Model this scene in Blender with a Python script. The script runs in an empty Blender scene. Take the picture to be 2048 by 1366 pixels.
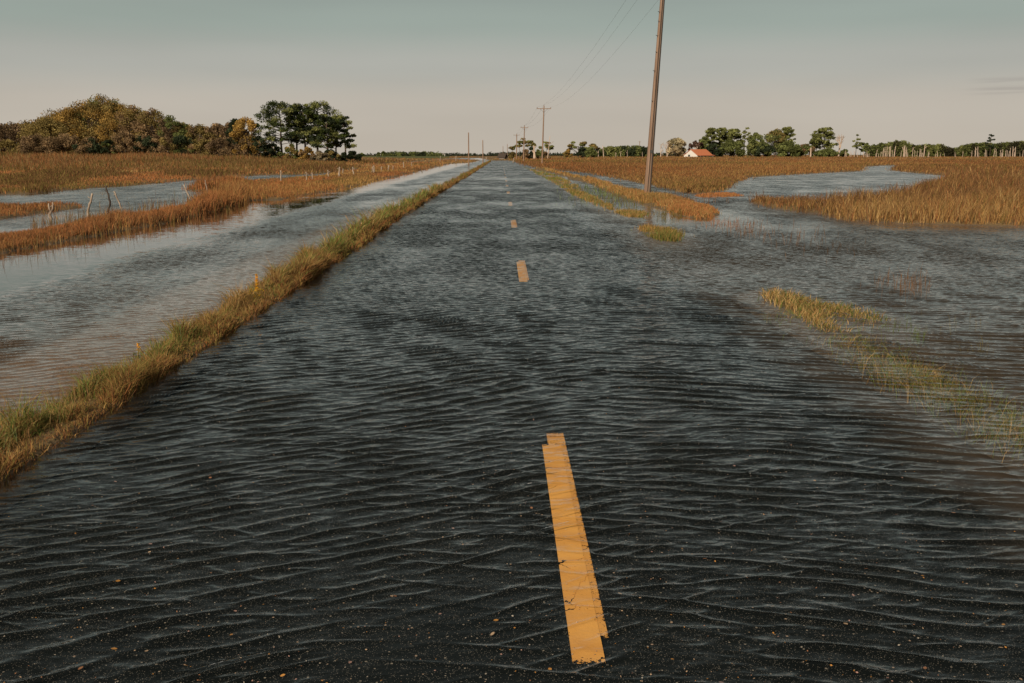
import bpy, math
import numpy as np
R = math.radians
D = bpy.data
SC = bpy.context.scene
COL = SC.collection
# ------------------------------------------------------------------ camera maths (photo is 2048 x 1366)
F, CX, CY = 1991.0, 1024.0, 683.0
HC = 1.95
TH = math.atan(374.0 / F)
PSI = math.atan(21.0 / F * math.cos(TH))
ct, st, cp, sp = math.cos(TH), math.sin(TH), math.cos(PSI), math.sin(PSI)
FW = np.array([sp * ct, cp * ct, -st]); RT = np.array([cp, -sp, 0.0]); UP = np.cross(RT, FW)

def ray(px, py):
    px = np.asarray(px, float); py = np.asarray(py, float)
    return FW + RT * ((px - CX) / F)[..., None] - UP * ((py - CY) / F)[..., None]
def U(px, py, z=0.0):
    d = ray(px, py)
    t = (z - HC) / np.minimum(d[..., 2], -1e-5)
    p = d * t[..., None]; p[..., 2] += HC
    return p
def at(px, y, py=309.0):
    """point on the ray of a pixel at world distance y -> x, z"""
    d = ray(px, py); t = y / d[1]
    return float(d[0] * t), float(HC + d[2] * t)

# ------------------------------------------------------------------ noise helpers
def hsh(ix, iy, s):
    h = (ix.astype(np.int64) * 374761393 + iy.astype(np.int64) * 668265263 + s * 974634777) & 0x7fffffff
    h = ((h ^ (h >> 13)) * 1274126177) & 0x7fffffff
    h = (h ^ (h >> 16)) & 0xffff
    return h / 65535.0
def vn(x, y, s=0):
    x = np.asarray(x, float); y = np.asarray(y, float)
    ix = np.floor(x); iy = np.floor(y); fx = x - ix; fy = y - iy
    fx = fx * fx * (3 - 2 * fx); fy = fy * fy * (3 - 2 * fy)
    a = hsh(ix, iy, s); b = hsh(ix + 1, iy, s); c = hsh(ix, iy + 1, s); d = hsh(ix + 1, iy + 1, s)
    return (a * (1 - fx) + b * fx) * (1 - fy) + (c * (1 - fx) + d * fx) * fy
def fbm(x, y, s=0, o=3):
    r = 0; a = 0.5; n = 0
    for i in range(o):
        r = r + a * vn(x, y, s + i * 17); n += a; a *= .5; x = x * 2.03; y = y * 2.03
    return r / n
def ss(a, b, x):
    t = np.clip((x - a) / (b - a), 0, 1); return t * t * (3 - 2 * t)

# ------------------------------------------------------------------ scene objects helpers
def mesh(name, V, faces, mat=None, parent=None, col=None, smooth=False, attrs=None, link=True):
    V = np.asarray(V, np.float32).reshape(-1, 3)
    if not isinstance(faces, list) or (faces and not isinstance(faces[0], np.ndarray)):
        faces = [np.asarray(faces, np.int32)]
    me = D.meshes.new(name)
    me.vertices.add(len(V)); me.vertices.foreach_set('co', V.ravel())
    idx = np.concatenate([f.ravel() for f in faces]).astype(np.int32)
    tot = np.concatenate([np.full(len(f), f.shape[1], np.int32) for f in faces])
    start = np.concatenate([[0], np.cumsum(tot)[:-1]]).astype(np.int32)
    me.loops.add(len(idx)); me.loops.foreach_set('vertex_index', idx)
    me.polygons.add(len(tot)); me.polygons.foreach_set('loop_start', start)
    me.polygons.foreach_set('use_smooth', np.full(len(tot), smooth, bool))
    if col is not None:
        c = np.ones((len(V), 4), np.float32); c[:, :3] = col
        me.attributes.new('col', 'FLOAT_COLOR', 'POINT').data.foreach_set('color', c.ravel())
    for k, v in (attrs or {}).items():
        me.attributes.new(k, 'FLOAT', 'POINT').data.foreach_set('value', np.asarray(v, np.float32).ravel())
    me.update(calc_edges=True); me.validate()
    if mat: me.materials.append(mat)
    o = D.objects.new(name, me); COL.objects.link(o)
    if parent: o.parent = parent
    return o
def tag(o, label=None, cat=None, group=None, kind=None):
    if label: o['label'] = label
    if cat: o['category'] = cat
    if group: o['group'] = group
    if kind: o['kind'] = kind
    return o
def empty(name, loc, label, cat, group=None):
    o = D.objects.new(name, None); COL.objects.link(o); o.location = loc; o.empty_display_size = .2
    return tag(o, label, cat, group)

class MB:
    """collects tubes, boxes and leaf faces for one mesh"""
    def __init__(s): s.V = []; s.T = []; s.Q = []; s.C = []; s.n = 0
    def add(s, V, T=None, Q=None, c=(1, 1, 1)):
        V = np.asarray(V, float).reshape(-1, 3)
        if T is not None and len(T): s.T.append(np.asarray(T) + s.n)
        if Q is not None and len(Q): s.Q.append(np.asarray(Q) + s.n)
        cc = np.ones((len(V), 3)); cc[:] = c
        s.V.append(V); s.C.append(cc); s.n += len(V); return s
    def tube(s, P, r, k=7, c=(1, 1, 1), cap=True):
        P = np.asarray(P, float); m = len(P); r = np.broadcast_to(np.asarray(r, float), (m,))
        tg = np.gradient(P, axis=0); tg /= np.linalg.norm(tg, axis=1)[:, None] + 1e-9
        ref = np.array([0, 0, 1.0]) if abs(tg[0, 2]) < .9 else np.array([1.0, 0, 0])
        A = np.cross(tg, ref); A /= np.linalg.norm(A, axis=1)[:, None] + 1e-9
        B = np.cross(tg, A)
        an = np.arange(k) * 2 * math.pi / k
        V = P[:, None] + r[:, None, None] * (A[:, None] * np.cos(an)[None, :, None] + B[:, None] * np.sin(an)[None, :, None])
        V = V.reshape(-1, 3); i = np.arange(m - 1)[:, None] * k; j = np.arange(k)[None]; j2 = (j + 1) % k
        Q = np.stack([i + j, i + j2, i + k + j2, i + k + j], -1).reshape(-1, 4)
        T = []
        if cap:
            V = np.vstack([V, P[0], P[-1]])
            for q in range(k):
                T.append([m * k, (q + 1) % k, q]); T.append([m * k + 1, (m - 1) * k + q, (m - 1) * k + (q + 1) % k])
        return s.add(V, np.array(T) if T else None, Q, c)
    def box(s, c, d, rot=0.0, col=(1, 1, 1)):
        d = np.asarray(d, float) / 2
        V = np.array([[x, y, z] for x in (-1, 1) for y in (-1, 1) for z in (-1, 1)], float) * d
        cr, sr = math.cos(rot), math.sin(rot)
        V = np.stack([V[:, 0] * cr - V[:, 1] * sr, V[:, 0] * sr + V[:, 1] * cr, V[:, 2]], 1) + np.asarray(c)
        Q = [[0, 1, 3, 2], [4, 6, 7, 5], [0, 4, 5, 1], [2, 3, 7, 6], [0, 2, 6, 4], [1, 5, 7, 3]]
        return s.add(V, None, Q, col)
    def leaves(s, P, size, c, rng, flat=0.0):
        n = len(P); a = rng.normal(size=(n, 3)); a[:, 2] *= (1 - flat); a /= np.linalg.norm(a, axis=1)[:, None]
        b = rng.normal(size=(n, 3)); b[:, 2] *= (1 - flat); b -= a * (a * b).sum(1)[:, None]; b /= np.linalg.norm(b, axis=1)[:, None] + 1e-9
        sz = (np.asarray(size) * rng.uniform(.6, 1.4, n))[:, None]
        a = a * sz; b = b * sz * .62
        V = np.stack([P - a, P - b, P + a, P + b], 1).reshape(-1, 3)
        Q = np.arange(n * 4).reshape(-1, 4)
        return s.add(V, None, Q, np.repeat(np.broadcast_to(c, (n, 3)), 4, axis=0))
    def build(s, name, mat, parent=None, smooth=False):
        fs = []
        if s.T: fs.append(np.concatenate(s.T).astype(np.int32))
        if s.Q: fs.append(np.concatenate(s.Q).astype(np.int32))
        return mesh(name, np.concatenate(s.V), fs, mat, parent, np.concatenate(s.C), smooth)

# ------------------------------------------------------------------ materials
def newmat(name):
    m = D.materials.new(name); m.use_nodes = True; m.node_tree.nodes.clear()
    return m, m.node_tree.nodes, m.node_tree.links
def node(ns, t, **kw):
    n = ns.new(t)
    for k, v in kw.items():
        if k in ('op',): n.operation = v
        elif hasattr(n, k): setattr(n, k, v)
        else: n.inputs[k].default_value = v
    return n
def leafmat(name, transl=.35, var=.35, scale=3.0):
    m, ns, L = newmat(name)
    out = ns.new('ShaderNodeOutputMaterial'); a = node(ns, 'ShaderNodeAttribute', attribute_name='col')
    geo = ns.new('ShaderNodeNewGeometry')
    nz = node(ns, 'ShaderNodeTexNoise', Scale=scale, Detail=3.0); L.new(geo.outputs['Position'], nz.inputs['Vector'])
    mr = node(ns, 'ShaderNodeMapRange'); mr.inputs[1].default_value = .3; mr.inputs[2].default_value = .7
    mr.inputs[3].default_value = 1 - var; mr.inputs[4].default_value = 1 + var; L.new(nz.outputs['Fac'], mr.inputs[0])
    mx = node(ns, 'ShaderNodeVectorMath', op='SCALE'); L.new(a.outputs['Color'], mx.inputs[0]); L.new(mr.outputs[0], mx.inputs['Scale'])
    d = node(ns, 'ShaderNodeBsdfDiffuse'); t = ns.new('ShaderNodeBsdfTranslucent'); s = ns.new('ShaderNodeMixShader'); s.inputs[0].default_value = transl
    L.new(mx.outputs[0], d.inputs[0]); L.new(mx.outputs[0], t.inputs[0]); L.new(d.outputs[0], s.inputs[1]); L.new(t.outputs[0], s.inputs[2]); L.new(s.outputs[0], out.inputs[0])
    return m
def barkmat(name, c1, c2, scale=(14, 14, 1.2), rough=.85, attr=False):
    m, ns, L = newmat(name); out = ns.new('ShaderNodeOutputMaterial'); b = ns.new('ShaderNodeBsdfPrincipled'); b.inputs['Roughness'].default_value = rough
    tc = ns.new('ShaderNodeTexCoord'); mp = ns.new('ShaderNodeMapping'); mp.inputs['Scale'].default_value = scale
    nz = node(ns, 'ShaderNodeTexNoise', Scale=1.0, Detail=5.0); r = ns.new('ShaderNodeValToRGB')
    r.color_ramp.elements[0].position = .3; r.color_ramp.elements[1].position = .7
    r.color_ramp.elements[0].color = (*c1, 1); r.color_ramp.elements[1].color = (*c2, 1)
    L.new(tc.outputs['Object'], mp.inputs[0]); L.new(mp.outputs[0], nz.inputs['Vector']); L.new(nz.outputs['Fac'], r.inputs[0])
    bp = node(ns, 'ShaderNodeBump', Strength=.5, Distance=.02); L.new(nz.outputs['Fac'], bp.inputs['Height']); L.new(bp.outputs[0], b.inputs['Normal'])
    L.new(r.outputs[0], b.inputs['Base Color']); L.new(b.outputs[0], out.inputs[0])
    return m
M_grass = leafmat('grass_blades', .30, .25, 6.0)
M_leaf = leafmat('tree_leaves', .38, .45, .35)
M_bark = barkmat('brown_bark', (.05, .035, .025), (.13, .09, .065))
M_dead = barkmat('bleached_wood', (.36, .26, .19), (.62, .48, .38))
M_pole = barkmat('weathered_pole', (.155, .095, .062), (.33, .215, .15), (18, 18, .5))
M_post = barkmat('weathered_post', (.16, .11, .08), (.48, .38, .29), (25, 25, 3))
M_dark = barkmat('dark_wood', (.03, .022, .017), (.08, .055, .04), (25, 25, 3))
M_wire = barkmat('wire_metal', (.05, .055, .055), (.08, .085, .085))
M_glass = barkmat('insulator_ceramic', (.20, .12, .09), (.28, .18, .14), rough=.25)
M_white = barkmat('white_siding', (.60, .56, .52), (.70, .66, .61), (1, 1, 9))
M_roof = barkmat('orange_roofing', (.54, .165, .07), (.62, .21, .095), (3, 3, 9))
M_grey = barkmat('grey_siding', (.25, .22, .2), (.36, .32, .29), (1, 1, 5))
M_window = barkmat('window_glass', (.03, .035, .04), (.06, .065, .07), rough=.1)

# ------------------------------------------------------------------ land and water layout (pixels of the shore lines, at water level)
def poly(pts): return U([p[0] for p in pts], [p[1] for p in pts])[:, :2]
L_bank = [(-420, 590), (-200, 540), (0, 505), (100, 487), (200, 468), (330, 446), (420, 424), (470, 411), (500, 401), (560, 399), (640, 386), (720, 369), (800, 351),
          (870, 334), (905, 327), (945, 325), (960, 320), (900, 318), (760, 330), (680, 345), (640, 354), (560, 359.5), (450, 367.5), (372, 379), (400, 382), (475, 382), (475, 386.5), (440, 391),
          (455, 396), (420, 405), (380, 416), (300, 433), (200, 451), (100, 466), (0, 483), (-200, 515), (-420, 560)]
L_isle = [(-300, 462), (-100, 448), (0, 438), (70, 428), (165, 415), (160, 411), (110, 412), (0, 416), (-300, 425)]
L_far = [(-700, 420), (-300, 402), (0, 389), (60, 388), (100, 384), (160, 379), (180, 376), (260, 372), (450, 354), (540, 350), (620, 349.5), (690, 341), (760, 329), (900, 317), (960, 316),
         (985, 321.5), (1003, 321), (1030, 321.5), (1060, 311), (960, 309.6), (-3000, 309.6), (-3000, 480)]
L_pond_far = [(450, 343), (480, 340), (525, 339), (520, 342), (470, 344)]
R_main = [(1022, 321.5), (1040, 327), (1080, 336), (1120, 341), (1150, 343), (1190, 348), (1260, 361), (1320, 373), (1365, 384), (1400, 387), (1440, 381), (1470, 364), (1500, 354), (1600, 348), (1720, 342),
          (1724, 334), (1760, 331), (1800, 331), (1785, 341), (1880, 350), (1900, 355), (1885, 366), (1850, 382), (1800, 400), (1700, 413), (1640, 416), (1575, 406), (1515, 399),
          (1505, 406), (1560, 418), (1640, 428), (1700, 441), (1800, 447), (2048, 453), (2400, 470), (2900, 480), (5000, 420), (5000, 309.6), (1060, 309.6), (1025, 316)]
R_isle = [(1060, 333), (1110, 341), (1150, 352), (1200, 362), (1240, 375), (1290, 390), (1340, 400), (1390, 408), (1430, 418), (1442, 428), (1432, 437), (1395, 440), (1350, 431), (1310, 417), (1275, 405), (1220, 388), (1178, 368), (1130, 353), (1085, 341)]
R_tuft = [(1385, 391), (1420, 386), (1470, 387), (1492, 391), (1450, 394), (1400, 395)]
R_verge = [(1030, 328), (1060, 336), (1090, 343), (1130, 355), (1160, 372), (1175, 385), (1200, 398), (1250, 421), (1300, 427), (1290, 435), (1250, 433), (1190, 412), (1140, 389), (1100, 364), (1060, 343)]
R_spot = [(1270, 456), (1290, 453), (1350, 460), (1372, 470), (1362, 484), (1310, 480), (1285, 470)]
R_clump = [(1508, 588), (1545, 574), (1600, 588), (1660, 604), (1740, 614), (1790, 640), (1765, 662), (1690, 667), (1630, 662), (1600, 640), (1560, 618), (1530, 606)]
LANDS = [poly(p) for p in (L_bank, L_isle, L_far, R_main, R_isle)]
SHOALS = [poly(p) for p in (R_tuft, R_verge, R_spot, R_clump)]
HOLES = [poly(L_pond_far)]

def inside(P, x, y):
    r = np.zeros(x.shape, bool); n = len(P)
    for i in range(n):
        x1, y1 = P[i]; x2, y2 = P[(i + 1) % n]
        if y1 == y2: continue
        c = ((y1 > y) != (y2 > y)) & (x < (x2 - x1) * (y - y1) / (y2 - y1) + x1); r ^= c
    return r
def sdf(P, x, y):
    d = np.full(x.shape, 1e9); n = len(P)
    for i in range(n):
        x1, y1 = P[i]; x2, y2 = P[(i + 1) % n]; ex, ey = x2 - x1, y2 - y1
        t = np.clip(((x - x1) * ex + (y - y1) * ey) / (ex * ex + ey * ey + 1e-9), 0, 1)
        d = np.minimum(d, np.hypot(x - x1 - t * ex, y - y1 - t * ey))
    return np.where(inside(P, x, y), d, -d)
VX0, VX1 = -3.36, -2.99     # left verge strip
ROAD0, ROAD1 = -2.98, 3.38
def verge_edges(y):
    w = (fbm(y * .55, y * 0 + 3, 5) - .5)
    return VX0 + .50 * w - .06 * ss(10, 20, y), VX1 + .16 * (fbm(y * .9, y * 0 + 9, 8) - .5) - .22 * ss(18, 30, y) * (1 - ss(60, 120, y))
def height(x, y):
    x = np.asarray(x, float); y = np.asarray(y, float)
    d = np.full(x.shape, -1e9)
    for P in LANDS: d = np.maximum(d, sdf(P, x, y))
    for P in HOLES: d = np.minimum(d, -sdf(P, x, y))
    a, b = verge_edges(y)
    dv = np.minimum(x - a, b - x); dv = np.where((y > 1) & (y < 300), dv, np.minimum(dv, -1))
    d = np.maximum(d, dv)
    d = d + ((fbm(x * .8, y * .4, 3) - .5) * .30 + (fbm(x * .22, y * .10, 6) - .5) * .012 * np.clip(y, 0, 130) ) * ss(5, 30, y)
    land = np.clip(.02 + .10 * d, 0, .10) + .05 * fbm(x * .6, y * .6, 11)
    deep = np.where(x < -3, .06 + .40 * ss(.8, 2.6, -d) * ss(-4.3, -6.3, x + .8 * (fbm(x * .5, y * .25, 49) - .5)), .07 + .25 * ss(.3, 3.5, -d))
    wat = -np.clip(.03 + .22 * (-d), 0, 1) * 0 - np.minimum(.02 + .2 * (-d), deep)
    z = np.where(d > 0, land, wat)
    z = np.where(dv > 0, np.minimum(z, .035), z)
    for P in SHOALS: z = np.maximum(z, -.02 - .14 * ss(0, -.8, sdf(P, x, y)))
    # low upland behind the left marsh, and a slight one under the right woods
    up = 1.05 * ss(150, 245, y + (fbm(x * .02, y * .02, 4) - .5) * 60) * ss(-30, -75, x + .02 * y) * (1 - ss(420, 600, y))
    up2 = .35 * ss(300, 480, y) * ss(10, 60, x)
    z = z + np.where(d > 0, (up + up2) * ss(0, 6, d), 0)
    # the bed under the road
    rd = ss(ROAD0 - .10, ROAD0 + .05, x) * (1 - ss(ROAD1 - .05, ROAD1 + .12, x)) * (1 - ss(300, 312, y))
    z = z * (1 - rd) + np.minimum(z, -.16) * rd
    return z

# terrain sheet
ys = np.concatenate([np.linspace(-25, 0, 8)[:-1], np.geomspace(1, 26, 150) - 1, np.geomspace(25.2, 900, 190), np.geomspace(930, 9000, 16)])
n_in = 360
rows = []
for y in ys:
    a = .62 * max(y, 0) + 7
    xi = np.linspace(-a, a, n_in)
    xo = a + np.geomspace(1, 6500, 22)
    rows.append(np.concatenate([-xo[::-1], xi, xo]))
GX = np.array(rows); GY = np.repeat(ys[:, None], GX.shape[1], 1)
GZ = height(GX.ravel(), GY.ravel()).reshape(GX.shape)
def grid_faces(r, c):
    i = np.arange(r - 1)[:, None] * c + np.arange(c - 1)[None]
    return np.stack([i, i + 1, i + c + 1, i + c], -1).reshape(-1, 4).astype(np.int32)
m, ns, L = newmat('marsh_soil'); out = ns.new('ShaderNodeOutputMaterial'); b = ns.new('ShaderNodeBsdfPrincipled'); b.inputs['Roughness'].default_value = .9
geo = ns.new('ShaderNodeNewGeometry'); sx = ns.new('ShaderNodeSeparateXYZ'); L.new(geo.outputs['Position'], sx.inputs[0])
n1 = node(ns, 'ShaderNodeTexNoise', Scale=.9, Detail=6.0); L.new(geo.outputs['Position'], n1.inputs['Vector'])
n2 = node(ns, 'ShaderNodeTexNoise', Scale=14.0, Detail=4.0); L.new(geo.outputs['Position'], n2.inputs['Vector'])
r1 = ns.new('ShaderNodeValToRGB'); r1.color_ramp.elements[0].color = (.075, .056, .042, 1); r1.color_ramp.elements[1].color = (.17, .122, .088, 1); r1.color_ramp.elements[0].position = .35; r1.color_ramp.elements[1].position = .65
r2 = ns.new('ShaderNodeValToRGB'); r2.color_ramp.elements[0].color = (.10, .068, .030, 1); r2.color_ramp.elements[1].color = (.24, .150, .062, 1); r2.color_ramp.elements[0].position = .3; r2.color_ramp.elements[1].position = .7
ma = node(ns, 'ShaderNodeMath', op='ADD'); L.new(n1.outputs['Fac'], ma.inputs[0]); L.new(n2.outputs['Fac'], ma.inputs[1]); mh = node(ns, 'ShaderNodeMath', op='MULTIPLY'); mh.inputs[1].default_value = .5; L.new(ma.outputs[0], mh.inputs[0])
L.new(mh.outputs[0], r1.inputs[0]); L.new(mh.outputs[0], r2.inputs[0])
# paler sandy silt on the shelf of the left ditch
sa = ns.new('ShaderNodeMapRange'); sa.interpolation_type = 'SMOOTHSTEP'; sa.inputs[1].default_value = -6.3; sa.inputs[2].default_value = -4.2; L.new(sx.outputs['X'], sa.inputs[0])
sb = ns.new('ShaderNodeMapRange'); sb.interpolation_type = 'SMOOTHSTEP'; sb.inputs[1].default_value = -2.6; sb.inputs[2].default_value = -3.2; L.new(sx.outputs['X'], sb.inputs[0])
sm = node(ns, 'ShaderNodeMath', op='MULTIPLY'); L.new(sa.outputs[0], sm.inputs[0]); L.new(sb.outputs[0], sm.inputs[1])
rs = ns.new('ShaderNodeMixRGB'); rs.inputs[2].default_value = (.27, .170, .110, 1); L.new(sm.outputs[0], rs.inputs[0]); L.new(r1.outputs[0], rs.inputs[1])
mr = ns.new('ShaderNodeMapRange'); mr.inputs[1].default_value = -.01; mr.inputs[2].default_value = .03; L.new(sx.outputs['Z'], mr.inputs[0])
mx = ns.new('ShaderNodeMixRGB'); L.new(mr.outputs[0], mx.inputs[0]); L.new(rs.outputs[0], mx.inputs[1]); L.new(r2.outputs[0], mx.inputs[2])
bp = node(ns, 'ShaderNodeBump', Strength=.6, Distance=.05); L.new(n2.outputs['Fac'], bp.inputs['Height']); L.new(bp.outputs[0], b.inputs['Normal'])
L.new(mx.outputs[0], b.inputs['Base Color']); L.new(b.outputs[0], out.inputs[0])
M_soil = m
V = np.stack([GX, GY, GZ], -1).reshape(-1, 3)
tag(mesh('ground', V, [grid_faces(*GX.shape)], M_soil, smooth=True), 'flat brown marsh soil and muddy bed under the flood water', 'ground', kind='structure')

# ------------------------------------------------------------------ road
def crown(x): return -.030 - .03 * ((x - .3) / 3.1) ** 2
def road_z(x, y): return crown(x) - .018 * ss(9, 24, y) + .010 * (fbm(x * .25, y * .25, 21) - .5)
ry = np.concatenate([np.linspace(-20, 2, 12)[:-1], np.linspace(2, 40, 150), np.geomspace(41, 306, 60)])
rx = np.linspace(0, 1, 28)
RX = []; 
for y in ry:
    e0 = ROAD0 + .05 * (vn(y * 2.1, 1.5, 31) - .5) * 2; e1 = ROAD1 + .07 * (vn(y * 1.7, 4.5, 33) - .5) * 2
    RX.append(e0 + (e1 - e0) * rx)
RX = np.array(RX); RY = np.repeat(ry[:, None], 28, 1); RZ = road_z(RX, RY); RZ[:, 0] -= .08; RZ[:, -1] -= .08
m, ns, L = newmat('wet_asphalt'); out = ns.new('ShaderNodeOutputMaterial'); b = ns.new('ShaderNodeBsdfPrincipled'); b.inputs['Roughness'].default_value = .8
b.inputs['Specular IOR Level'].default_value = .03
geo = ns.new('ShaderNodeNewGeometry')
n1 = node(ns, 'ShaderNodeTexNoise', Scale=1.4, Detail=4.0); L.new(geo.outputs['Position'], n1.inputs['Vector'])
n2 = node(ns, 'ShaderNodeTexNoise', Scale=160.0, Detail=2.0); L.new(geo.outputs['Position'], n2.inputs['Vector'])
r1 = ns.new('ShaderNodeValToRGB'); r1.color_ramp.elements[0].color = (.004, .0055, .0055, 1); r1.color_ramp.elements[1].color = (.014, .0165, .016, 1); r1.color_ramp.elements[0].position = .25; r1.color_ramp.elements[1].position = .75
ma = node(ns, 'ShaderNodeMath', op='ADD'); L.new(n1.outputs['Fac'], ma.inputs[0]); L.new(n2.outputs['Fac'], ma.inputs[1]); mh = node(ns, 'ShaderNodeMath', op='MULTIPLY'); mh.inputs[1].default_value = .5; L.new(ma.outputs[0], mh.inputs[0]); L.new(mh.outputs[0], r1.inputs[0])
prev = r1.outputs[0]
for sc, thr, dist, c in ((170.0, .72, .32, (.17, .16, .14)), (95.0, .86, .24, (.20, .18, .155)), (48.0, .93, .22, (.30, .26, .21)), (26.0, .965, .14, (.42, .30, .22))):
    v = ns.new('ShaderNodeTexVoronoi'); v.inputs['Scale'].default_value = sc; L.new(geo.outputs['Position'], v.inputs['Vector'])
    wn = ns.new('ShaderNodeSeparateColor'); L.new(v.outputs['Color'], wn.inputs[0])
    g = node(ns, 'ShaderNodeMath', op='GREATER_THAN'); g.inputs[1].default_value = thr; L.new(wn.outputs[0], g.inputs[0])
    l = node(ns, 'ShaderNodeMath', op='LESS_THAN'); l.inputs[1].default_value = dist; L.new(v.outputs['Distance'], l.inputs[0])
    mu = node(ns, 'ShaderNodeMath', op='MULTIPLY'); L.new(g.outputs[0], mu.inputs[0]); L.new(l.outputs[0], mu.inputs[1])
    mx = ns.new('ShaderNodeMixRGB'); L.new(mu.outputs[0], mx.inputs[0]); L.new(prev, mx.inputs[1]); mx.inputs[2].default_value = (*c, 1); prev = mx.outputs[0]
bp = node(ns, 'ShaderNodeBump', Strength=.5, Distance=.006); L.new(n2.outputs['Fac'], bp.inputs['Height']); L.new(bp.outputs[0], b.inputs['Normal'])
# silt washed over both edges of the road
sx = ns.new('ShaderNodeSeparateXYZ'); L.new(geo.outputs['Position'], sx.inputs[0])
e1 = node(ns, 'ShaderNodeMath', op='SUBTRACT'); e1.inputs[1].default_value = .2; L.new(sx.outputs['X'], e1.inputs[0]); e2 = node(ns, 'ShaderNodeMath', op='ABSOLUTE'); e2.operation = 'ADD'; e2.inputs[1].default_value = 0; L.new(e1.outputs[0], e2.inputs[0])
n3 = node(ns, 'ShaderNodeTexNoise', Scale=1.6, Detail=6.0); L.new(geo.outputs['Position'], n3.inputs['Vector'])
e3 = node(ns, 'ShaderNodeMath', op='MULTIPLY_ADD'); e3.inputs[1].default_value = 1.3; L.new(n3.outputs['Fac'], e3.inputs[0]); L.new(e2.outputs[0], e3.inputs[2])
e4 = ns.new('ShaderNodeMapRange'); e4.interpolation_type = 'SMOOTHSTEP'; e4.inputs[1].default_value = 2.9; e4.inputs[2].default_value = 3.85; L.new(e3.outputs[0], e4.inputs[0])
mx = ns.new('ShaderNodeMixRGB'); L.new(e4.outputs[0], mx.inputs[0]); L.new(prev, mx.inputs[1]); mx.inputs[2].default_value = (.10, .075, .055, 1)
L.new(mx.outputs[0], b.inputs['Base Color']); L.new(b.outputs[0], out.inputs[0])
M_asph = m
road = tag(mesh('road', np.stack([RX, RY, RZ], -1).reshape(-1, 3), [grid_faces(*RX.shape)], M_asph, smooth=True),
           'straight dark asphalt road under shallow rippled flood water', 'road', kind='structure')

def paintmat(name, c, wear, crack=True, seed=0.0):
    m, ns, L = newmat(name); out = ns.new('ShaderNodeOutputMaterial'); b = ns.new('ShaderNodeBsdfPrincipled'); b.inputs['Roughness'].default_value = .7
    b.inputs['Specular IOR Level'].default_value = .2
    geo = ns.new('ShaderNodeNewGeometry'); tr = ns.new('ShaderNodeBsdfTransparent'); ms = ns.new('ShaderNodeMixShader')
    n1 = node(ns, 'ShaderNodeTexNoise', Scale=70.0, Detail=3.0, Roughness=.7); L.new(geo.outputs['Position'], n1.inputs['Vector'])
    n2 = node(ns, 'ShaderNodeTexNoise', Scale=5.0, Detail=5.0); L.new(geo.outputs['Position'], n2.inputs['Vector'])
    ed = node(ns, 'ShaderNodeAttribute', attribute_name='edge')
    r = ns.new('ShaderNodeValToRGB'); r.color_ramp.elements[0].color = (c[0] * .80, c[1] * .74, c[2] * .7, 1); r.color_ramp.elements[1].color = (*c, 1); r.color_ramp.elements[0].position = .3; r.color_ramp.elements[1].position = .62
    L.new(n2.outputs['Fac'], r.inputs[0])
    # worn away where fine noise falls under (wear + closeness to the edge)
    th = node(ns, 'ShaderNodeMath', op='MULTIPLY_ADD'); th.inputs[1].default_value = .30; th.inputs[2].default_value = wear; L.new(ed.outputs['Fac'], th.inputs[0])
    gt = node(ns, 'ShaderNodeMath', op='GREATER_THAN'); L.new(n1.outputs['Fac'], gt.inputs[0]); L.new(th.outputs[0], gt.inputs[1])
    fac = gt.outputs[0]
    if crack:
        wp = node(ns, 'ShaderNodeTexNoise', Scale=9.0, Detail=4.0); L.new(geo.outputs['Position'], wp.inputs['Vector'])
        sc = node(ns, 'ShaderNodeVectorMath', op='SCALE'); sc.inputs['Scale'].default_value = .16; L.new(wp.outputs['Color'], sc.inputs[0])
        mp = ns.new('ShaderNodeMapping'); mp.inputs['Scale'].default_value = (1.0, 1.5, 0.0); mp.inputs['Location'].default_value = (seed, seed * 2, 0)
        ad = node(ns, 'ShaderNodeVectorMath', op='ADD'); L.new(geo.outputs['Position'], ad.inputs[0]); L.new(sc.outputs[0], ad.inputs[1]); L.new(ad.outputs[0], mp.inputs[0])
        v = ns.new('ShaderNodeTexVoronoi'); v.feature = 'DISTANCE_TO_EDGE'; v.inputs['Scale'].default_value = 1.9; L.new(mp.outputs[0], v.inputs['Vector'])
        lt = node(ns, 'ShaderNodeMath', op='GREATER_THAN'); lt.inputs[1].default_value = .0045; L.new(v.outputs['Distance'], lt.inputs[0])
        mu = node(ns, 'ShaderNodeMath', op='MULTIPLY'); L.new(fac, mu.inputs[0]); L.new(lt.outputs[0], mu.inputs[1]); fac = mu.outputs[0]
    bp = node(ns, 'ShaderNodeBump', Strength=.35, Distance=.004); L.new(n1.outputs['Fac'], bp.inputs['Height']); L.new(bp.outputs[0], b.inputs['Normal'])
    L.new(r.outputs[0], b.inputs['Base Color']); L.new(fac, ms.inputs[0]); L.new(tr.outputs[0], ms.inputs[1]); L.new(b.outputs[0], ms.inputs[2]); L.new(ms.outputs[0], out.inputs[0])
    return m
M_paint = paintmat('yellow_paint', (.94, .47, .115), .26)
M_old = paintmat('worn_yellow_paint', (.84, .41,   .10), .37, seed=3.0)
def stripe(x0, x1, y0, y1, dz, mat, name, parent, res=1.0):
    ny = max(6, int((y1 - y0) * 30 * res)); nx = 15
    yy, xx = np.meshgrid(np.linspace(y0, y1, ny), np.linspace(x0, x1, nx), indexing='ij')
    ex = np.minimum(xx - x0, x1 - xx); ey = np.minimum(yy - y0, y1 - yy)
    e = np.maximum(.40 * np.clip(1 - ex / .010, 0, 1), np.clip(1 - ey / .07, 0, 1))
    return mesh(name, np.stack([xx, yy, road_z(xx, yy) + dz], -1).reshape(-1, 3), [grid_faces(ny, nx)], mat, parent, smooth=True, attrs={'edge': e})
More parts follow.
